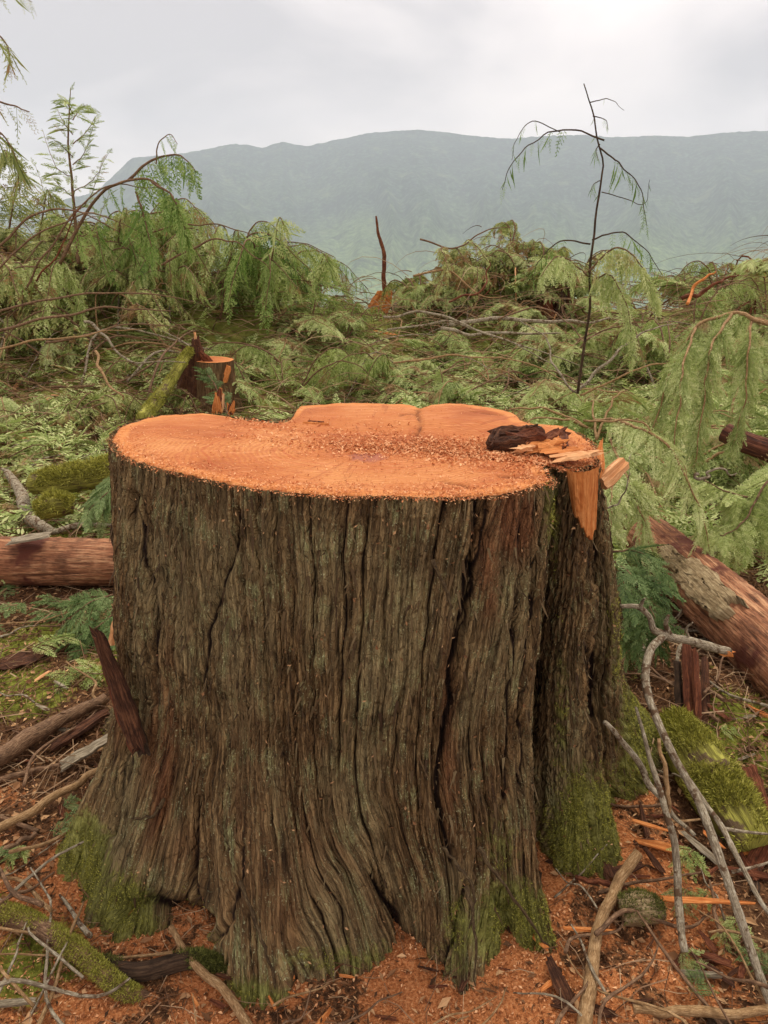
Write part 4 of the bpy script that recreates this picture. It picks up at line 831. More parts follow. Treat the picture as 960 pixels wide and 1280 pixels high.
random_sticks(26, (700, 880, 980, 1270), (.12, .4), (.002, .0055), ['stick', 'greystick', 'tanstick', 'stick'], 'thin stick right of the stump', 'thin sticks right of the stump')
random_sticks(26, (-20, 740, 130, 1270), (.15, .45), (.002, .006), ['stick', 'greystick', 'tanstick'], 'thin stick left of the stump', 'thin sticks left of the stump')
random_sticks(7, (230, 1235, 640, 1290), (.08, .2), (.0015, .003), ['stick', 'tanstick'], 'thin twig before the stump', 'twigs before the stump')
random_sticks(16, (820, 720, 980, 900), (.2, .5), (.003, .007), ['stick', 'greystick'], 'thin stick under the right log', 'sticks under the right log')

# ------------------------------------------------------------------ cedar foliage
def blade(b, d, n, l, w_): s_ = np.cross(n, d); s_ /= np.linalg.norm(s_) + 1e-9; return [b, b + d * l * .4 + s_ * w_ / 2, b + d * l, b + d * l * .4 - s_ * w_ / 2]
def frond(L, nsec, nter, w_, rg, curl=.25, width=.36):
    """a flat cedar spray: axis, side shoots in one plane, leaflets on the side shoots"""
    Q = []; A_ = []; up = np.array([0, 0, 1.0])
    Q.append([np.array([0, -w_ * .3, 0]), np.array([L * .6, -w_ * .2, 0]), np.array([L, 0, 0]), np.array([0, w_ * .3, 0])]); A_.append(.2)
    for i in range(nsec):
        for sd_ in (-1, 1):
            t = (i + .3 + .35 * (sd_ > 0) + rg.uniform(-.15, .15)) / nsec; 
            if rg.rand() < .06: continue
            ls = L * width * ((1 - t) ** .75) * min(1, t * 4 + .35) * rg.uniform(.75, 1.15) + .012 * L
            an = sd_ * (R(58) - R(22) * t + rg.uniform(-.12, .12)); d = np.array([math.cos(an), math.sin(an), rg.uniform(-.18, .10)]); d /= np.linalg.norm(d)
            b = np.array([t * L, 0, 0]); n = up + rg.normal(size=3) * .25; v = rg.rand()
            Q.append(blade(b, d, n, ls, w_ * (1.0 if nter else 1.5))); A_.append(v)
            for k in range(nter):
                for s2 in (-1, 1):
                    q = (k + .5 + .3 * (s2 > 0)) / (nter + .2); a2 = an + s2 * (R(48) + rg.uniform(-.15, .15)); d2 = np.array([math.cos(a2), math.sin(a2), rg.uniform(-.15, .15)])
                    Q.append(blade(b + d * q * ls, d2, up + rg.normal(size=3) * .3, max(ls * .36 * (1 - .6 * q), .03 * L), w_)); A_.append(np.clip(v * .6 + rg.rand() * .4 + .1 * q, 0, 1))
    V = np.array(Q).reshape(-1, 3); V[:, 2] -= curl * (V[:, 0] / L) ** 2 * L * .5 + .35 * V[:, 1] ** 2 / L
    return V, np.repeat(A_, 4)
rgf = np.random.RandomState(3)
FR = {'hi': [frond(1, 16, 5, .020, rgf, c) for c in (.1, .4, .6)], 'mid1': [frond(1, 10, 1, .042, rgf, c) for c in (.2, .4, .7)], 'hi2': [frond(1, 13, 3, .028, rgf, c) for c in (.2, .5)], 'mid': [frond(1, 11, 2, .036, rgf, c) for c in (.2, .4, .7)], 'lo': [frond(1, 8, 0, .06, rgf, c, .42) for c in (.2, .5)], 'thin': [frond(1, 7, 1, .022, rgf, c, .3) for c in (.4, .9)]}
def branch_geo(stem_pts, r0, r1, nspray, slen, detail, droop, rg, start=.12, side=1.0, nstem=26, twigs=True, sides=6, lenvar=.35, twist=.5):
    Q = smooth_path(stem_pts, nstem); ln_ = np.linalg.norm(Q[-1] - Q[0]); tq = np.linspace(0, 1, nstem); so_ = rg.uniform(0, 50)
    Q = Q + min(ln_, .8) * .014 * np.stack([vn(tq * 11 + so_, 0 * tq + q * 3.3, 5 + q) for q in range(3)], 1) * np.minimum(1, tq * 8)[:, None]; T, _, _ = frames(Q); rr = np.linspace(r0, r1, nstem)
    st = MB().add(*tube(Q, rr, sides, .08, rg)); fo = MB(); quads = []
    for i in range(nspray):
        t = start + (1 - start) * (i + rg.rand() * .8) / nspray; x = t * (nstem - 1); k = min(int(x), nstem - 2); p = Q[k] + (Q[k + 1] - Q[k]) * (x - k); tg = T[k]
        s_ = np.cross(tg, (0, 0, 1)); s_ /= np.linalg.norm(s_) + 1e-9
        sd_ = 1 if i % 2 else -1
        if i == nspray - 1: d = tg * 1.0
        else: d = tg * rg.uniform(.5, 1.0) + s_ * sd_ * side * rg.uniform(.5, 1.1) + np.array([0, 0, rg.uniform(-.1, .25)])
        d /= np.linalg.norm(d); d = d * (1 - droop) + np.array([0, 0, -1.0]) * droop * rg.uniform(.7, 1.2) + rg.normal(size=3) * .08; d /= np.linalg.norm(d)
        n = np.cross(d, s_ if droop < .5 else tg + rg.normal(size=3) * .6); n = n if n[2] > 0 or droop > .5 else -n; n = n + rg.normal(size=3) * twist * .5; y = np.cross(n, d); y /= np.linalg.norm(y) + 1e-9; z = np.cross(d, y)
        L = slen * (1 - .45 * t) * rg.uniform(1 - lenvar, 1 + lenvar); tv, ta = FR[detail][rg.randint(len(FR[detail]))]
        off = d * L * .12
        Vv = p + (tv[:, :1] * d + tv[:, 1:2] * y + tv[:, 2:] * z) * L; V_d = Vv.copy(); V_d[:, 2] -= (tv[:, 0] ** 2) * L * .12
        m = len(Vv); fo.add(V_d, np.arange(m).reshape(-1, 4), a=np.clip(ta * .8 + rg.uniform(-.15, .25), 0, 1))
    return st, fo
def foliage_thing(name, label, cat, stems, leafmat, stemmat='stick', group=None, detail='mid', droop=.3, loc=None, rg=None, **kw):
    """stems: list of (points, r0, r1, number of sprays, spray length); one trunk or stem mesh, one foliage mesh"""
    rg = rg or np.random.RandomState(abs(hash(label)) % 9999 if False else len(label) * 7); o0 = np.array(stems[0][0][0], float); root = empty(name, tuple(o0), label, cat, group)
    S_, Fo = MB(), MB()
    for (pts, r0, r1, ns, sl) in stems:
        st, fo = branch_geo(np.array(pts, float) - o0, r0, r1, ns, sl, detail, droop, rg, **kw)
        for q, w2 in ((st, S_), (fo, Fo)):
            for V_, A_ in zip(q.V, q.A): w2.V.append(V_); w2.A.append(A_)
            for f_ in q.F: w2.F.append(f_ + w2.n)
            w2.U += q.U; w2.n += q.n
    S_.build('stem', M[stemmat], root)
    if Fo.n: tag(Fo.build('foliage', M[leafmat], root, smooth=False), kind='stuff')
    return root
# branch kinds that are copied about the slash
def proto(detail, L, ns, sl, droop, seed, leafmat, stemmat='stick', archz=.12, nstems=1, r0=.010):
    r_ = np.random.RandomState(seed); S_, Fo = MB(), MB()
    for q in range(nstems):
        a = (q - (nstems - 1) / 2) * .38 + r_.uniform(-.1, .1); Lq = L * (1 if q == 0 else r_.uniform(.6, .95)); ca, sa = math.cos(a), math.sin(a); h_ = archz * r_.uniform(.6, 1.5)
        pts = [(0, 0, 0), (Lq * .3 * ca, Lq * .3 * sa, h_ * .9), (Lq * .65 * ca, Lq * .65 * sa, h_ + .0), (Lq * ca, Lq * sa + r_.uniform(-.1, .1) * L, h_ * .1 - .05)]
        st, fo = branch_geo(pts, r0, r0 * .25, ns, sl, detail, droop, r_)
        for x, w2 in ((st, S_), (fo, Fo)):
            for V_, A_ in zip(x.V, x.A): w2.V.append(V_); w2.A.append(A_)
            for f_ in x.F: w2.F.append(f_ + w2.n)
            w2.U += x.U; w2.n += x.n
    return S_.mesh('stem', True, M[stemmat]), Fo.mesh('foliage', False, M[leafmat])
def place(pr, p, yaw, pitch, roll, sc, label, group, name='cedar_branch', cat='branch', leafmat=None):
    root = empty(name, tuple(p), label, cat, group); root.rotation_euler = (roll, pitch, yaw); root.scale = (sc, sc, sc)
    a = bpy.data.objects.new('stem', pr[0]); b = bpy.data.objects.new('foliage', pr[1])
    for o in (a, b): C.objects.link(o); o.parent = root
    b['kind'] = 'stuff'
    return root
PR = {}
PR['A'] = [proto('mid', .95, 26, .30, .75, 10 + k, 'leaf', archz=.30, nstems=2) for k in range(3)]
PR['Ad'] = [proto('mid', .95, 26, .30, .75, 30 + k, 'leafdark', archz=.30, nstems=2) for k in range(2)]
PR['O'] = [proto('lo', .9, 30, .20, .45, 40 + k, 'leafolive', 'stick', archz=.22, nstems=3, r0=.012) for k in range(3)]
PR['P'] = [proto('mid', .9, 42, .22, .38, 50 + k, 'leafpale', 'tanstick', archz=.16, nstems=2) for k in range(2)]
PR['C'] = [proto('mid', .9, 46, .23, .22, 60 + k, 'leaf', 'tanstick', archz=.12, nstems=2) for k in range(3)]
PR['H'] = [proto('hi2', .75, 22, .24, .35, 70 + k, 'leafpale', 'tanstick', archz=.10, nstems=2) for k in range(2)] + [proto('hi2', .75, 22, .24, .35, 80, 'leaf', 'tanstick', archz=.10, nstems=2)]
PR['S'] = [proto('hi2', .3, 12, .16, .1, 90 + k, 'fern' if k else 'leaf', 'stick', archz=.05, r0=.003) for k in range(2)]
r6 = np.random.RandomState(66)
def zone(n, box, kinds, label, group, sc=(.7, 1.25), lift=(0, .15), pitch=(-.35, .15), name='cedar_branch', cat='branch', poly=None, yaw=(0, 6.28)):
    for k in range(n):
        px, py = r6.uniform(box[0], box[2]), r6.uniform(box[1], box[3])
        if poly and not poly(px, py): continue
        p = gpt(px, py)
        if p[1] > 10.3: py = r6.uniform((box[1] + box[3]) / 2, box[3]); p = gpt(px, py)
        p[2] += r6.uniform(*lift); kd = kinds[r6.randint(len(kinds))]; pr = PR[kd][r6.randint(len(PR[kd]))]
        s_ = r6.uniform(*sc); lb_ = '%s %s %s, %s' % ('large' if s_ > sum(sc) / 2 else 'small', {'A': 'hanging green', 'Ad': 'dark green', 'O': 'olive', 'P': 'pale', 'C': 'flat green', 'H': 'feathery', 'S': 'green'}[kd], label, where(px, py, box))
        place(pr, p, r6.uniform(*yaw), r6.uniform(*pitch), r6.uniform(-.35, .35), s_, lb_, group, name, cat)
zone(46, (140, 305, 405, 400), ['A', 'A', 'Ad', 'A'], 'cedar branch in the left heap', 'branches in the left heap', lift=(.05, .35))
zone(36, (-80, 320, 170, 450), ['O', 'O', 'A', 'O'], 'cedar branch in the far left heap', 'branches at far left', lift=(0, .3))
zone(30, (-40, 440, 260, 548), ['O', 'C', 'O', 'P'], 'cedar branch on the open left ground', 'branches on the open ground at left', sc=(.4, .8), lift=(0, .05), pitch=(-.1, .1))
zone(44, (290, 405, 560, 510), ['C', 'C', 'C', 'P', 'A'], 'cedar branch behind the big stump', 'branches behind the stump', sc=(.5, 1.0), lift=(0, .12))
zone(50, (470, 315, 740, 400), ['O', 'C', 'C', 'O', 'P'], 'cedar branch in the centre pile', 'branches in the centre pile', sc=(.6, 1.1), lift=(0, .25))
zone(50, (640, 350, 1000, 500), ['P', 'C', 'C', 'C', 'A'], 'cedar branch in the middle right slash', 'branches at middle right', sc=(.6, 1.1), lift=(0, .25))
zone(22, (870, 300, 1040, 350), ['O', 'O', 'A'], 'cedar branch on the right edge pile', 'branches on the right pile', lift=(.0, .3))
zone(22, (740, 480, 1000, 640), ['H', 'P', 'H'], 'cedar bough behind the right log', 'boughs behind the right log', sc=(.6, 1.1), lift=(.02, .2))
zone(16, (530, 430, 740, 512), ['H', 'P', 'C'], 'cedar bough above the stump edge', 'boughs above the stump edge', sc=(.6, 1.0), lift=(0, .1))
zone(11, (-30, 730, 140, 850), ['S'], 'sprig on the litter left of the stump', 'sprigs left of the stump', name='cedar_sprig', cat='sprig', sc=(.4, .8), lift=(.0, .03), pitch=(-.1, .1))
zone(5, (10, 1010, 110, 1090), ['S'], 'sprig on the left sawdust', 'sprigs on the left sawdust', name='cedar_sprig', cat='sprig', sc=(.2, .38), lift=(.015, .03), pitch=(-.05, .05))
zone(10, (840, 870, 980, 1270), ['S'], 'sprig in the lower right debris', 'sprigs at lower right', name='cedar_sprig', cat='sprig', sc=(.18, .35), lift=(.015, .03), pitch=(-.05, .05))

# boughs one can tell apart
ft = foliage_thing
ft('cedar_bough', 'large pale green bough arching over and drooping at right above the peeled log', 'bough', [
    ([A3(960, 405, 3.3), A3(915, 392, 3.4), A3(870, 410, 3.4), A3(835, 470, 3.3), A3(815, 540, 3.2)], .010, .003, 74, .15), ([A3(915, 392, 3.4), A3(890, 430, 3.2), A3(880, 500, 3.1), A3(870, 580, 3.0)], .007, .002, 74, .15),
    ([A3(940, 400, 3.35), A3(935, 440, 3.2), A3(930, 500, 3.1), A3(915, 560, 3.05)], .006, .002, 70, .13), ([A3(870, 410, 3.4), A3(855, 450, 3.15), A3(850, 510, 3.0), A3(835, 590, 2.9)], .006, .002, 64, .14)], 'leafpale', 'tanstick', detail='hi2', droop=.5, twist=1.4, rg=np.random.RandomState(1))
ft('cedar_bough', 'ferny bough spreading towards the camera between the stump and the right log', 'bough', [
    ([A3(745, 525, 3.2), A3(790, 530, 2.9), A3(835, 560, 2.75), A3(870, 625, 2.65), A3(890, 690, 2.6)], .008, .002, 70, .15), ([A3(760, 540, 3.1), A3(780, 590, 2.7), A3(800, 640, 2.6), A3(815, 690, 2.55)], .006, .002, 56, .17),
    ([A3(770, 560, 3.0), A3(765, 610, 2.6), A3(765, 660, 2.5)], .005, .002, 36, .16)], 'leafpale', 'tanstick', detail='hi2', droop=.35, twist=1.2, rg=np.random.RandomState(2))
ft('cedar_bough', 'bright green bough at the right edge above the peeled log', 'bough', [
    ([A3(985, 560, 3.0), A3(960, 600, 2.8), A3(930, 650, 2.7), A3(900, 670, 2.65)], .006, .002, 34, .22), ([A3(990, 600, 2.9), A3(950, 620, 2.8), A3(910, 615, 2.8), A3(880, 600, 2.85)], .006, .002, 30, .2)], 'leaf', 'stick', detail='hi', droop=.35, rg=np.random.RandomState(3))
ft('green_fronds', 'dark blue-green fronds tucked between the stump and the peeled right log', 'fronds', [
    ([A3(765, 700, 2.3), A3(790, 720, 2.2), A3(815, 765, 2.1), A3(820, 800, 2.1)], .004, .001, 22, .18), ([A3(762, 690, 2.35), A3(800, 690, 2.3), A3(835, 720, 2.3)], .004, .001, 20, .18), ([A3(770, 740, 2.2), A3(785, 780, 2.1), A3(790, 815, 2.1)], .004, .001, 18, .16)], 'fern', 'stick', detail='hi', droop=.2, rg=np.random.RandomState(4))
ft('green_fronds', 'dark green fronds in the shade under the peeled left log', 'fronds', [
    ([A3(150, 740, 2.6), A3(110, 755, 2.5), A3(70, 790, 2.45)], .004, .001, 22, .18), ([A3(150, 760, 2.5), A3(120, 785, 2.4), A3(85, 800, 2.4)], .004, .001, 22, .16)], 'fern', 'stick', detail='hi', droop=.15, rg=np.random.RandomState(5))
ft('green_fronds', 'green fronds over the log top just left of the stump', 'fronds', [([A3(150, 605, 3.2), A3(130, 620, 3.15), A3(108, 640, 3.1)], .004, .001, 22, .16), ([A3(152, 590, 3.25), A3(138, 605, 3.2), A3(128, 645, 3.1)], .004, .001, 18, .16)], 'fern', 'stick', detail='hi', droop=.15, rg=np.random.RandomState(6))
ft('cedar_sprig', 'upright blue-green sprig standing in front of the small stump', 'sprig', [([A3(292, 530, dY - .8), A3(280, 505, dY - .7), A3(268, 480, dY - .6), A3(256, 464, dY - .55)], .008, .003, 26, .16)], 'fern', 'stick', detail='hi2', droop=.1, rg=np.random.RandomState(7))
# left skyline
ft('young_cedar', 'airy young cedar with upswept twigs against the sky at upper left', 'tree', [
    ([A3(98, 330, 7), A3(92, 240, 7), A3(86, 175, 7), A3(88, 110, 7)], .016, .003, 22, .16)] + [([A3(91, y_, 7), A3(91 + s_ * w2_ * .55, y_ - 14, 7 + .1 * s_), A3(91 + s_ * w2_, y_ - w2_ * r_, 7 + z_)], .005, .0012, 16, .15) for (y_, s_, w2_, r_, z_) in [(300, 1, 46, 1.3, .1), (292, -1, 30, .8, .2), (276, -1, 48, 1.5, -.2), (262, 1, 38, 1.7, .2), (246, -1, 30, 1.0, .1), (240, 1, 44, 1.1, -.2), (222, -1, 38, 1.6, .2), (206, 1, 26, 1.9, .1), (196, -1, 26, .9, -.2), (180, 1, 30, 1.2, .2), (168, -1, 20, 1.6, .1), (150, 1, 18, 1.1, -.1), (142, -1, 14, 1.3, .1)]],
    'leaf', 'stick', detail='mid', droop=.15, rg=np.random.RandomState(8))
ft('cedar_bough', 'bent bough with hanging green foliage against the mountain at upper left', 'bough', [
    ([A3(75, 330, 6.5), A3(110, 262, 6.5), A3(150, 228, 6.4), A3(195, 228, 6.3), A3(215, 260, 6.3)], .015, .005, 12, .30), ([A3(160, 226, 6.4), A3(190, 200, 6.4), A3(225, 195, 6.3), A3(245, 215, 6.3)], .012, .003, 20, .28),
    ([A3(195, 205, 6.35), A3(198, 180, 6.35), A3(212, 168, 6.35), A3(222, 180, 6.35)], .006, .002, 5, .14), ([A3(190, 228, 6.3), A3(215, 245, 6.2), A3(228, 275, 6.2), A3(235, 300, 6.2)], .01, .003, 24, .30), ([A3(170, 240, 6.4), A3(180, 270, 6.3), A3(190, 310, 6.2)], .01, .003, 18, .30)],
    'leafdark', 'stick', detail='mid', droop=.8, rg=np.random.RandomState(9))
ft('hanging_branch', 'tip of an overhanging branch with grey-green twigs in the top left corner', 'branch', [([A3(-60, 10, 4), A3(-20, 30, 4), A3(8, 55, 4), A3(14, 80, 4)], .006, .002, 18, .18), ([A3(-40, -20, 4), A3(10, -12, 4), A3(40, 2, 4)], .005, .001, 10, .12)], 'leafolive', 'stick', detail='thin', droop=.6, rg=np.random.RandomState(10))
ft('hanging_branch', 'thin grey-green branch reaching in from the left edge below the corner branch', 'branch', [([A3(-70, 110, 5), A3(-20, 122, 5), A3(15, 132, 5), A3(36, 140, 5)], .008, .003, 8, .2), ([A3(-40, 150, 5), A3(0, 165, 5), A3(20, 200, 5), A3(25, 250, 5)], .006, .002, 22, .26)], 'leafolive', 'stick', detail='thin', droop=.6, rg=np.random.RandomState(11))
for k, (px, tp) in enumerate([(20, 215), (55, 240), (150, 262), (345, 275), (290, 290), (400, 320), (0, 190)]):
    ft('cedar_bough', 'feathery tip above the left heap, ' + ['near the left edge', 'left of the airy young cedar', 'under the bent bough', 'tallest right of the middle', 'just left of the heap\'s right hump', 'at the right end of the heap', 'cut by the left edge'][k], 'branch', [
        ([A3(px - 15, tp + 110, 7.6), A3(px - 5, tp + 50, 7.5), A3(px + 4, tp, 7.4), A3(px + 10, tp + 8, 7.3)], .012, .003, 30, .28)], 'leafolive' if px < 200 else 'leaf', 'stick', detail='mid', droop=.5, rg=np.random.RandomState(12 + k))
# the thin dead sapling right of centre
sp_ = [A3(722, 492, 4.6), A3(735, 400, 4.6), A3(738, 320, 4.6), A3(748, 250, 4.6), A3(753, 200, 4.6), A3(742, 150, 4.6), A3(731, 104, 4.6)]
ft('dead_sapling', 'thin dark sapling with drooping sparse twigs standing alone against the mountain', 'sapling', [(sp_, .009, .003, 4, .08),
    ([sp_[4] + [0, 0, .1], A3(710, 160, 4.6), A3(670, 175, 4.6), A3(640, 205, 4.5), A3(628, 238, 4.5)], .005, .0015, 17, .12), ([A3(700, 165, 4.6), A3(665, 152, 4.55), A3(645, 175, 4.5), A3(640, 200, 4.5)], .003, .0012, 6, .08),
    ([A3(737, 128, 4.6), A3(762, 124, 4.6), A3(780, 138, 4.6)], .003, .001, 1, .04), ([A3(741, 145, 4.6), A3(757, 150, 4.6), A3(760, 162, 4.6)], .003, .001, 4, .06), ([A3(750, 185, 4.6), A3(775, 205, 4.6), A3(800, 235, 4.5), A3(808, 282, 4.5)], .005, .0015, 18, .13),
    ([A3(752, 240, 4.6), A3(780, 248, 4.6), A3(806, 255, 4.55), A3(812, 225, 4.5)], .003, .001, 4, .06), ([A3(740, 300, 4.6), A3(775, 290, 4.6), A3(805, 310, 4.5), A3(828, 345, 4.5)], .005, .0015, 16, .13), ([A3(738, 305, 4.6), A3(700, 302, 4.6), A3(675, 325, 4.5), A3(665, 350, 4.5)], .005, .0015, 14, .14),
    ([A3(750, 180, 4.6), A3(745, 188, 4.6), A3(748, 200, 4.5)], .003, .001, 8, .08), ([A3(752, 225, 4.6), A3(742, 230, 4.6), A3(738, 240, 4.5)], .003, .001, 6, .08)], 'leafdark', 'darkbark', detail='thin', droop=.75, start=.25, rg=np.random.RandomState(30))
ft('cedar_bough', 'pale drooping bough hanging from the foot of the dark sapling', 'bough', [([A3(735, 340, 4.5), A3(770, 310, 4.4), A3(800, 330, 4.3), A3(825, 375, 4.3)], .006, .002, 44, .19), ([A3(740, 350, 4.5), A3(765, 345, 4.4), A3(785, 390, 4.3), A3(790, 440, 4.3)], .005, .002, 44, .18), ([A3(735, 345, 4.5), A3(700, 320, 4.4), A3(675, 345, 4.3)], .005, .002, 30, .16)], 'leafpale', 'stick', detail='mid', droop=.65, rg=np.random.RandomState(31))

# bare arching limbs
def limb(pts, r, mat, label, k, group=None): return stick([A3(*p) for p in pts], [r * .75, r * .65, r * .45, r * .22], mat, label, 'limb', group, 'bare_limb', n=40, wob=.022, seed=700 + k, sides=7)
LB = [([(-40, 400, 6), (60, 372, 6), (180, 368, 6), (240, 378, 6)], .013, 'stick'), ([(-30, 420, 5.8), (60, 396, 5.8), (150, 385, 5.9), (215, 392, 6)], .016, 'stick'), ([(-30, 360, 6.2), (40, 300, 6.2), (110, 268, 6.2), (190, 300, 6.3)], .011, 'stick'),
      ([(20, 380, 6.4), (60, 310, 6.4), (120, 240, 6.4), (200, 232, 6.4)], .012, 'stick'), ([(-20, 330, 6.4), (40, 270, 6.4), (90, 262, 6.4), (150, 290, 6.4)], .014, 'stick'), ([(105, 400, 6), (130, 420, 5.8), (165, 450, 5.6), (232, 452, 5.5)], .016, 'greystick'),
      ([(60, 430, 5.6), (100, 425, 5.6), (160, 405, 5.7), (240, 412, 5.8)], .012, 'stick'), ([(-30, 445, 5.4), (40, 425, 5.5), (110, 418, 5.6), (180, 410, 5.8)], .012, 'tanstick'), ([(115, 440, 5.3), (130, 470, 5.1), (152, 497, 5), (158, 500, 5)], .014, 'tanstick'),
      ([(200, 330, 6.6), (260, 300, 6.6), (300, 305, 6.6), (340, 340, 6.6)], .012, 'stick'), ([(45, 350, 6.2), (70, 320, 6.2), (95, 270, 6.2), (105, 255, 6.2)], .010, 'redwood'), ([(170, 300, 6.5), (230, 280, 6.5), (290, 285, 6.5), (330, 300, 6.5)], .010, 'stick'),
      ([(480, 395, 6), (540, 392, 5.8), (610, 415, 5.5), (690, 455, 5.2)], .014, 'greystick'), ([(485, 412, 6), (560, 405, 5.8), (640, 430, 5.4), (730, 460, 5.2)], .012, 'greystick'), ([(560, 405, 7), (630, 400, 7), (700, 402, 6.8), (760, 400, 6.8)], .030, 'greystick'),
      ([(550, 412, 6.6), (600, 418, 6.6), (660, 418, 6.5), (700, 416, 6.5)], .022, 'greystick'), ([(490, 455, 5.2), (560, 445, 5.1), (640, 448, 5.0), (725, 482, 4.7)], .010, 'tanstick'), ([(720, 490, 4.6), (760, 450, 4.7), (800, 420, 4.8), (840, 408, 4.9)], .014, 'greystick'),
      ([(720, 490, 4.6), (690, 455, 4.8), (680, 420, 5), (650, 400, 5.3)], .010, 'greystick'), ([(620, 400, 5.2), (680, 385, 5.2), (715, 410, 5), (735, 440, 4.8)], .008, 'stick'), ([(725, 490, 4.6), (770, 475, 4.5), (820, 455, 4.5), (870, 450, 4.6)], .010, 'tanstick'),
      ([(900, 408, 3.5), (935, 398, 3.5), (980, 404, 3.5), (1020, 410, 3.5)], .010, 'tanstick'), ([(735, 528, 2.9), (790, 524, 2.85), (830, 545, 2.8), (860, 600, 2.7)], .006, 'tanstick'), ([(868, 598, 2.6), (885, 590, 2.6), (905, 588, 2.6), (925, 595, 2.6)], .008, 'greystick'),
      ([(752, 655, 1.95), (770, 630, 1.95), (778, 600, 1.95), (786, 575, 2)], .004, 'greystick'), ([(525, 300, 8.5), (570, 310, 8.5), (600, 290, 8.5), (640, 285, 8.5)], .014, 'stick'), ([(515, 345, 8.2), (560, 340, 8.2), (600, 372, 8), (640, 370, 8)], .016, 'tanstick'), ([(560, 375, 7.8), (600, 365, 7.8), (610, 340, 8), (612, 325, 8)], .016, 'redwood'),
      ([(855, 375, 6), (880, 365, 6), (905, 352, 6), (925, 340, 6)], .022, 'redwood'), ([(860, 380, 5.8), (865, 365, 6), (885, 345, 6), (890, 340, 6)], .018, 'freshwood')]
LBL = ['longest bare limb arching level across the far left heap', 'bare limb just below the longest arching limb at far left', 'bare limb bowed up from the left edge beneath the young cedar', 'thick reddish limb arching up into the bent bough', 'thin limb bowing from the left edge over the heap', 'grey limb curving down to the small stump',
       'thin bare limb low in the left heap', 'tan limb at the foot of the left heap by the edge', 'short tan limb slanting down left of the small stump', 'thin limb arched over the dense green heap', 'straight red limb rising steeply in the far left heap', 'thinnest limb lying atop the green heap',
       'upper of the two grey limbs sweeping down to the dark sapling', 'lower of the two grey limbs sweeping down to the dark sapling', 'thick pale grey pole lying level under the centre pile', 'second pale pole, just in front of the thick level one', 'tan limb lying low behind the big stump', 'grey limb rising right from the foot of the sapling',
       'grey limb rising left from the foot of the sapling', 'thin brown limb arched left of the sapling stem', 'tan limb lying right of the foot of the sapling', 'bare tan limb tip above the large pale bough', 'thin tan limb arching over the ferny bough', 'short curved grey limb among the bright boughs at right',
       'thin pale twig hanging just right of the wood wedge', 'brown limb along the crest of the centre pile', 'tan limb across the middle of the centre pile', 'red split limb standing in the centre pile', 'reddish split limb at the left foot of the right pile', 'fresh orange limb beside the reddish split limb at right']
for k, (p, r, m) in enumerate(LB): limb(p, r, m, LBL[k], k)
random_sticks(42, (-60, 330, 260, 470), (.6, 1.8), (.005, .012), ['stick', 'stick', 'tanstick', 'greystick'], 'bare limb in the left heap', 'tangled limbs at left', lift=.1, zs_=.25, name='bare_limb', cat='limb', arch=.16)
random_sticks(40, (490, 300, 740, 400), (.4, 1.1), (.006, .014), ['stick', 'tanstick', 'redwood', 'greystick', 'palechip'], 'bare limb in the centre pile', 'limbs in the centre pile', lift=.12, zs_=.6, name='bare_limb', cat='limb', arch=.12)
random_sticks(44, (480, 395, 1000, 500), (.4, 1.4), (.004, .010), ['stick', 'tanstick', 'greystick', 'greystick'], 'bare limb in the slash behind the stump', 'limbs in the middle slash', lift=.12, zs_=.25, name='bare_limb', cat='limb', arch=.14)
random_sticks(14, (850, 310, 1000, 400), (.4, 1.0), (.008, .014), ['stick', 'redwood', 'freshwood'], 'bare limb in the right pile', 'limbs in the right pile', lift=.12, zs_=.6, name='bare_limb', cat='limb', arch=.12)
random_sticks(26, (-40, 450, 260, 580), (.3, .9), (.004, .009), ['greystick', 'tanstick', 'stick'], 'bare stick on the open left ground', 'sticks on the open ground at left', lift=.03, arch=.05)
chips(20, (470, 320, 740, 420), (.12, .3), ['redwood', 'freshwood', 'oldwood'], 'broken_wood', 'split wood piece in the centre pile', 'wood piece', 'wood pieces in the centre pile', lift=.1)
chips(8, (860, 330, 960, 400), (.12, .3), ['redwood', 'freshwood'], 'broken_wood', 'split wood piece in the right pile', 'wood piece', 'wood pieces in the right pile', lift=.1)
chips(16, (0, 420, 250, 560), (.08, .22), ['redwood', 'oldwood', 'palechip'], 'broken_wood', 'broken wood piece on the left ground', 'wood piece', 'wood pieces at left', lift=.02)
piece('wood_chunk', gpt(382, 414, .05), gpt(396, 404, .1), .09, .05, 'freshwood', seed=170, nseg=6, taper=.3, jag=.3, label='lone bright orange wood chunk between the left heap and the centre pile', cat='wood chunk')

# ------------------------------------------------------------------ litter nobody could count
r8 = np.random.RandomState(88)
def scatter(n, ymin, ymax, wfun, power=1.6):
    Y = ymin * (ymax / ymin) ** (r8.rand(n) ** 1.0); X = r8.uniform(-1, 1, n) * (.75 * Y + .5); 
    k = r8.rand(n) < wfun(X, Y); X, Y = X[k], Y[k]; ins = ((X + .07) / .60) ** 2 + ((Y - 1.68) / .45) ** 2 < 1; X, Y = X[~ins], Y[~ins]
    return np.stack([X, Y, gfine(X, Y)], 1)
def upn(n): v = np.tile([0, 0, 1.0], (n, 1)) + r8.normal(size=(n, 3)) * .3; return v / np.linalg.norm(v, axis=1)[:, None]
P = scatter(80000, .75, 2.3, lambda x, y: saw_mask(x, y) * (.35 + .65 * sm(-.2, .3, fbm(x * 14, y * 14, 3, 23))) + .01); mb = MB(); add_flakes(mb, P[:len(P) // 2], upn(len(P) // 2), .009, r8, flat=.7, asp=(1.2, 4)); P2 = P[len(P) // 2:]; add_flakes(mb, P2, upn(len(P2)), .0055, r8, flat=.6, asp=(1.2, 3))
tag(mb.build('sawdust', M['chip'], smooth=False), 'orange sawdust and chips spread round the foot of the big stump', 'sawdust', kind='stuff')
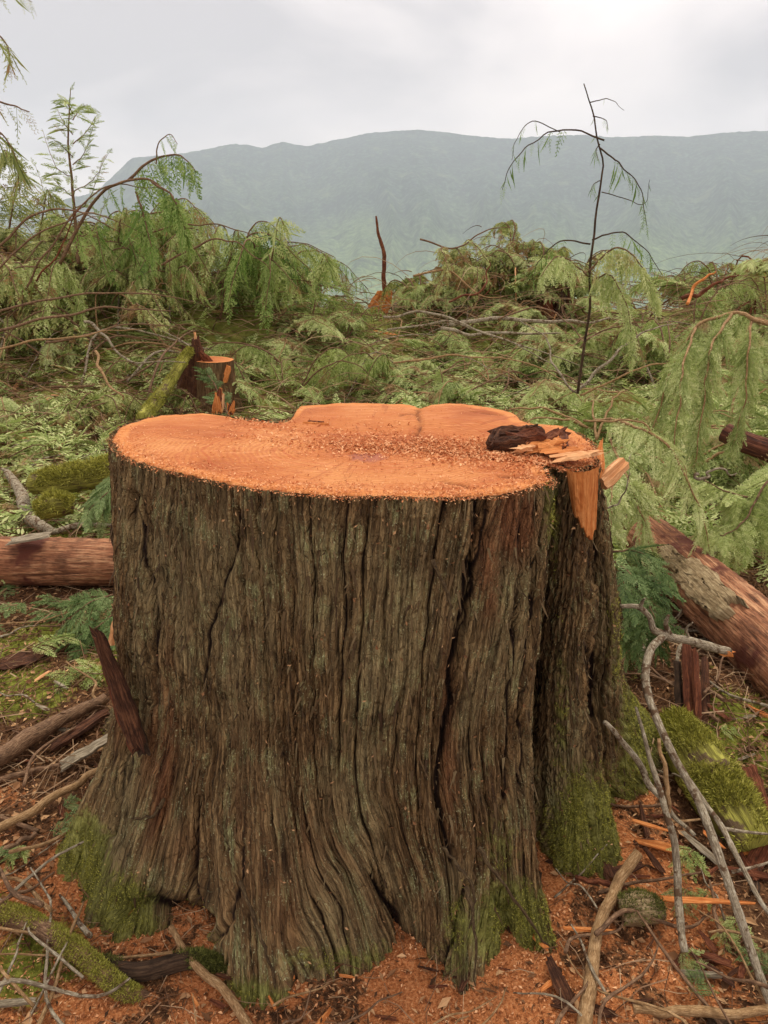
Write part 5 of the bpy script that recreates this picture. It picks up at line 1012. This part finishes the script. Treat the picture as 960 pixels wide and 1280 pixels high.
P = scatter(60000, .75, 6.5, lambda x, y: .10 + .80 * (1 - saw_mask(x, y))); mb = MB(); sz = .010 + .005 * P[:, 1]
for lo_, hi_ in ((0, 1.4), (1.4, 2.4), (2.4, 7)):
    q = P[(P[:, 1] >= lo_) & (P[:, 1] < hi_)]; add_flakes(mb, q, upn(len(q)), .009 + .006 * (lo_ + .4), r8, flat=.8, asp=(1.3, 5))
tag(mb.build('forest_litter', M['litter'], smooth=False), 'brown needles, bark flakes and dead leaves covering the ground', 'litter', kind='stuff')
P = scatter(5500, .75, 2.6, lambda x, y: .5 + 0 * x); mb = MB(); n_ = len(P) // 3
add_flakes(mb, P[:n_], upn(n_), .034, r8, flat=.9, asp=(2, 6)); add_flakes(mb, P[n_:], upn(len(P) - n_), .020, r8, flat=.85, asp=(1.5, 5))
tag(mb.build('bark_flakes', M['litter'], smooth=False), 'dark bark flakes mixed into the sawdust round the stump', 'bark flakes', kind='stuff')
def twigs(P, L0, w0):
    n = len(P); a = r8.uniform(0, 6.28, n); d = np.stack([np.cos(a), np.sin(a), r8.normal(size=n) * .25], 1); L = (L0 * r8.uniform(.4, 1.6, n))[:, None]; s_ = np.stack([-np.sin(a), np.cos(a), 0 * a], 1); u_ = np.array([0, 0, 1.0]); w_ = (w0 * r8.uniform(.5, 1.3, n))[:, None]
    p = P + [0, 0, .006] + np.abs(d[:, 2:]) * L * .4 * u_; b = s_ * r8.uniform(-.15, .15, (n, 1)) * L + u_ * r8.uniform(0, .1, (n, 1)) * L
    ring = lambda c, k: [c + s_ * w_ * k, c - s_ * w_ * k * .5 + u_ * w_ * k, c - s_ * w_ * k * .5 - u_ * w_ * k]
    V = np.stack(ring(p - d * L / 2, 1) + ring(p + b, .8) + ring(p + d * L / 2, .35), 1).reshape(-1, 3); i = np.arange(n)[:, None] * 9; Fs = []
    for q in (0, 3):
        for k in range(3): Fs.append(i + [[q + k, q + (k + 1) % 3, q + 3 + (k + 1) % 3, q + 3 + k]])
    return V, np.concatenate(Fs), np.repeat(r8.rand(n), 9)
mb = MB()
for n_, y0, y1, L0, w0 in ((2600, .75, 1.8, .06, .0011), (5000, 1.6, 3.2, .10, .0018), (5000, 3, 7, .22, .0030), (1800, 6, 10.5, .35, .005)):
    P = scatter(n_, y0, y1, lambda x, y: .35 + .65 * (1 - saw_mask(x, y))); V, F, A_ = twigs(P, L0, w0); mb.add(V, F, a=A_)
tag(mb.build('twig_litter', M['twig'], smooth=False), 'countless fine dead twigs strewn over the clearing', 'twigs', kind='stuff')
P = scatter(60000, .9, 7.5, lambda x, y: np.clip(moss_mask(x, y) * 1.2 - .25, 0, 1)); mb = MB()
for lo_, hi_ in ((0, 1.6), (1.6, 3), (3, 8)):
    q = P[(P[:, 1] >= lo_) & (P[:, 1] < hi_)]; V, F, A_ = tufts(q, upn(len(q)), .008 + .005 * lo_, r8); mb.add(V, F, a=A_)
tag(mb.build('ground_moss', M['moss'], smooth=False), 'cushions of yellow-green moss on the ground beside the stump', 'moss', kind='stuff')
# thin whippy twigs arching through the slash heaps
def whips(n, y0, y1, L0, w0, wf):
    P = scatter(n, y0, y1, wf); n = len(P); a = r8.uniform(0, 6.28, n); L = L0 * r8.uniform(.4, 1.5, n); tilt = np.abs(r8.normal(size=n)) * .45; K_ = 7; V = []; w_ = w0 * r8.uniform(.5, 1.2, n)
    cu = r8.normal(size=n) * .5; lift_ = r8.uniform(0, .45, n) * sm(5.5, 8, P[:, 1]) + r8.uniform(0, .10, n)
    for k in range(K_):
        t = k / (K_ - 1); aa = a + cu * t; x = L * t; z = lift_ + L * (np.sin(tilt) * t * 1.2 - (.2 + tilt) * t * t); c = P + np.stack([np.cos(aa) * x, np.sin(aa) * x, z], 1)
        s_ = np.stack([-np.sin(aa), np.cos(aa), 0 * aa], 1); ww = (w_ * (1 - .7 * t))[:, None]; up_ = np.array([0, 0, 1.0])
        V += [c + s_ * ww, c - s_ * ww * .5 + up_ * ww, c - s_ * ww * .5 - up_ * ww]
    V = np.stack(V, 1).reshape(-1, 3); i = np.arange(n)[:, None] * (3 * K_); Fs = [i + [[3 * q + k, 3 * q + (k + 1) % 3, 3 * q + 3 + (k + 1) % 3, 3 * q + 3 + k]] for q in range(K_ - 1) for k in range(3)]
    return V, np.concatenate(Fs), np.repeat(r8.rand(n), 3 * K_)
mb = MB()
for n_, y0, y1, L0, w0 in ((700, 3, 5, .5, .0024), (2200, 5, 8, .8, .0034), (1500, 7.5, 10.2, .8, .0045)):
    V, F, A_ = whips(n_, y0, y1, L0, w0, lambda x, y: .5 + .5 * sm(-.1, .3, fbm(x, y, 2, 78))); mb.add(V, F, a=A_)
tag(mb.build('whippy_twigs', M['twig']), 'thin dead twigs arching out of the slash heaps', 'twigs', kind='stuff')
# loose green sprays covering the far ground
mb = MB(); P = scatter(10500, 3.0, 11.0, lambda x, y: (1 - .7 * sm(-1.0, -1.5, x) * sm(4.6, 4.0, y)) * .25 + .75 * sm(-.2, .4, fbm(x * .9, y * .9, 3, 77)))
for p in P:
    tv, ta = FR['lo'][r8.randint(2)]; L = r8.uniform(.10, .30) * (.6 + .06 * p[1]); a = r8.uniform(0, 6.28); t_ = r8.uniform(-.3, .7); d = np.array([math.cos(a) * math.cos(t_), math.sin(a) * math.cos(t_), math.sin(t_)]); y = np.array([-math.sin(a), math.cos(a), r8.uniform(-.5, .5)]); z = np.cross(d, y)
    V = p + [0, 0, .02] + (tv[:, :1] * d + tv[:, 1:2] * y + tv[:, 2:] * z) * L; mb.add(V, np.arange(len(V)).reshape(-1, 4), a=ta)
P = scatter(4600, 2.9, 8.0, lambda x, y: (1 - .85 * sm(-1.0, -1.5, x) * sm(4.8, 4.2, y)) * sm(-.25, .2, fbm(x * 1.1, y * 1.1, 3, 79) + .25 * sm(-.5, .8, x)))
for p in P:
    tv, ta = FR['mid1'][r8.randint(3)]; L = r8.uniform(.14, .34); a = r8.uniform(0, 6.28); t_ = r8.uniform(-.15, .8); d = np.array([math.cos(a) * math.cos(t_), math.sin(a) * math.cos(t_), math.sin(t_)]); y = np.array([-math.sin(a), math.cos(a), r8.uniform(-.6, .6)]); z = np.cross(d, y)
    V = p + [0, 0, .03 + r8.uniform(0, .1)] + (tv[:, :1] * d + tv[:, 1:2] * y + tv[:, 2:] * z) * L; mb.add(V, np.arange(len(V)).reshape(-1, 4), a=ta)
tag(mb.build('green_slash', M['leaf'], smooth=False), 'loose green cedar sprays carpeting the clearing behind the stump', 'cedar slash', kind='stuff')
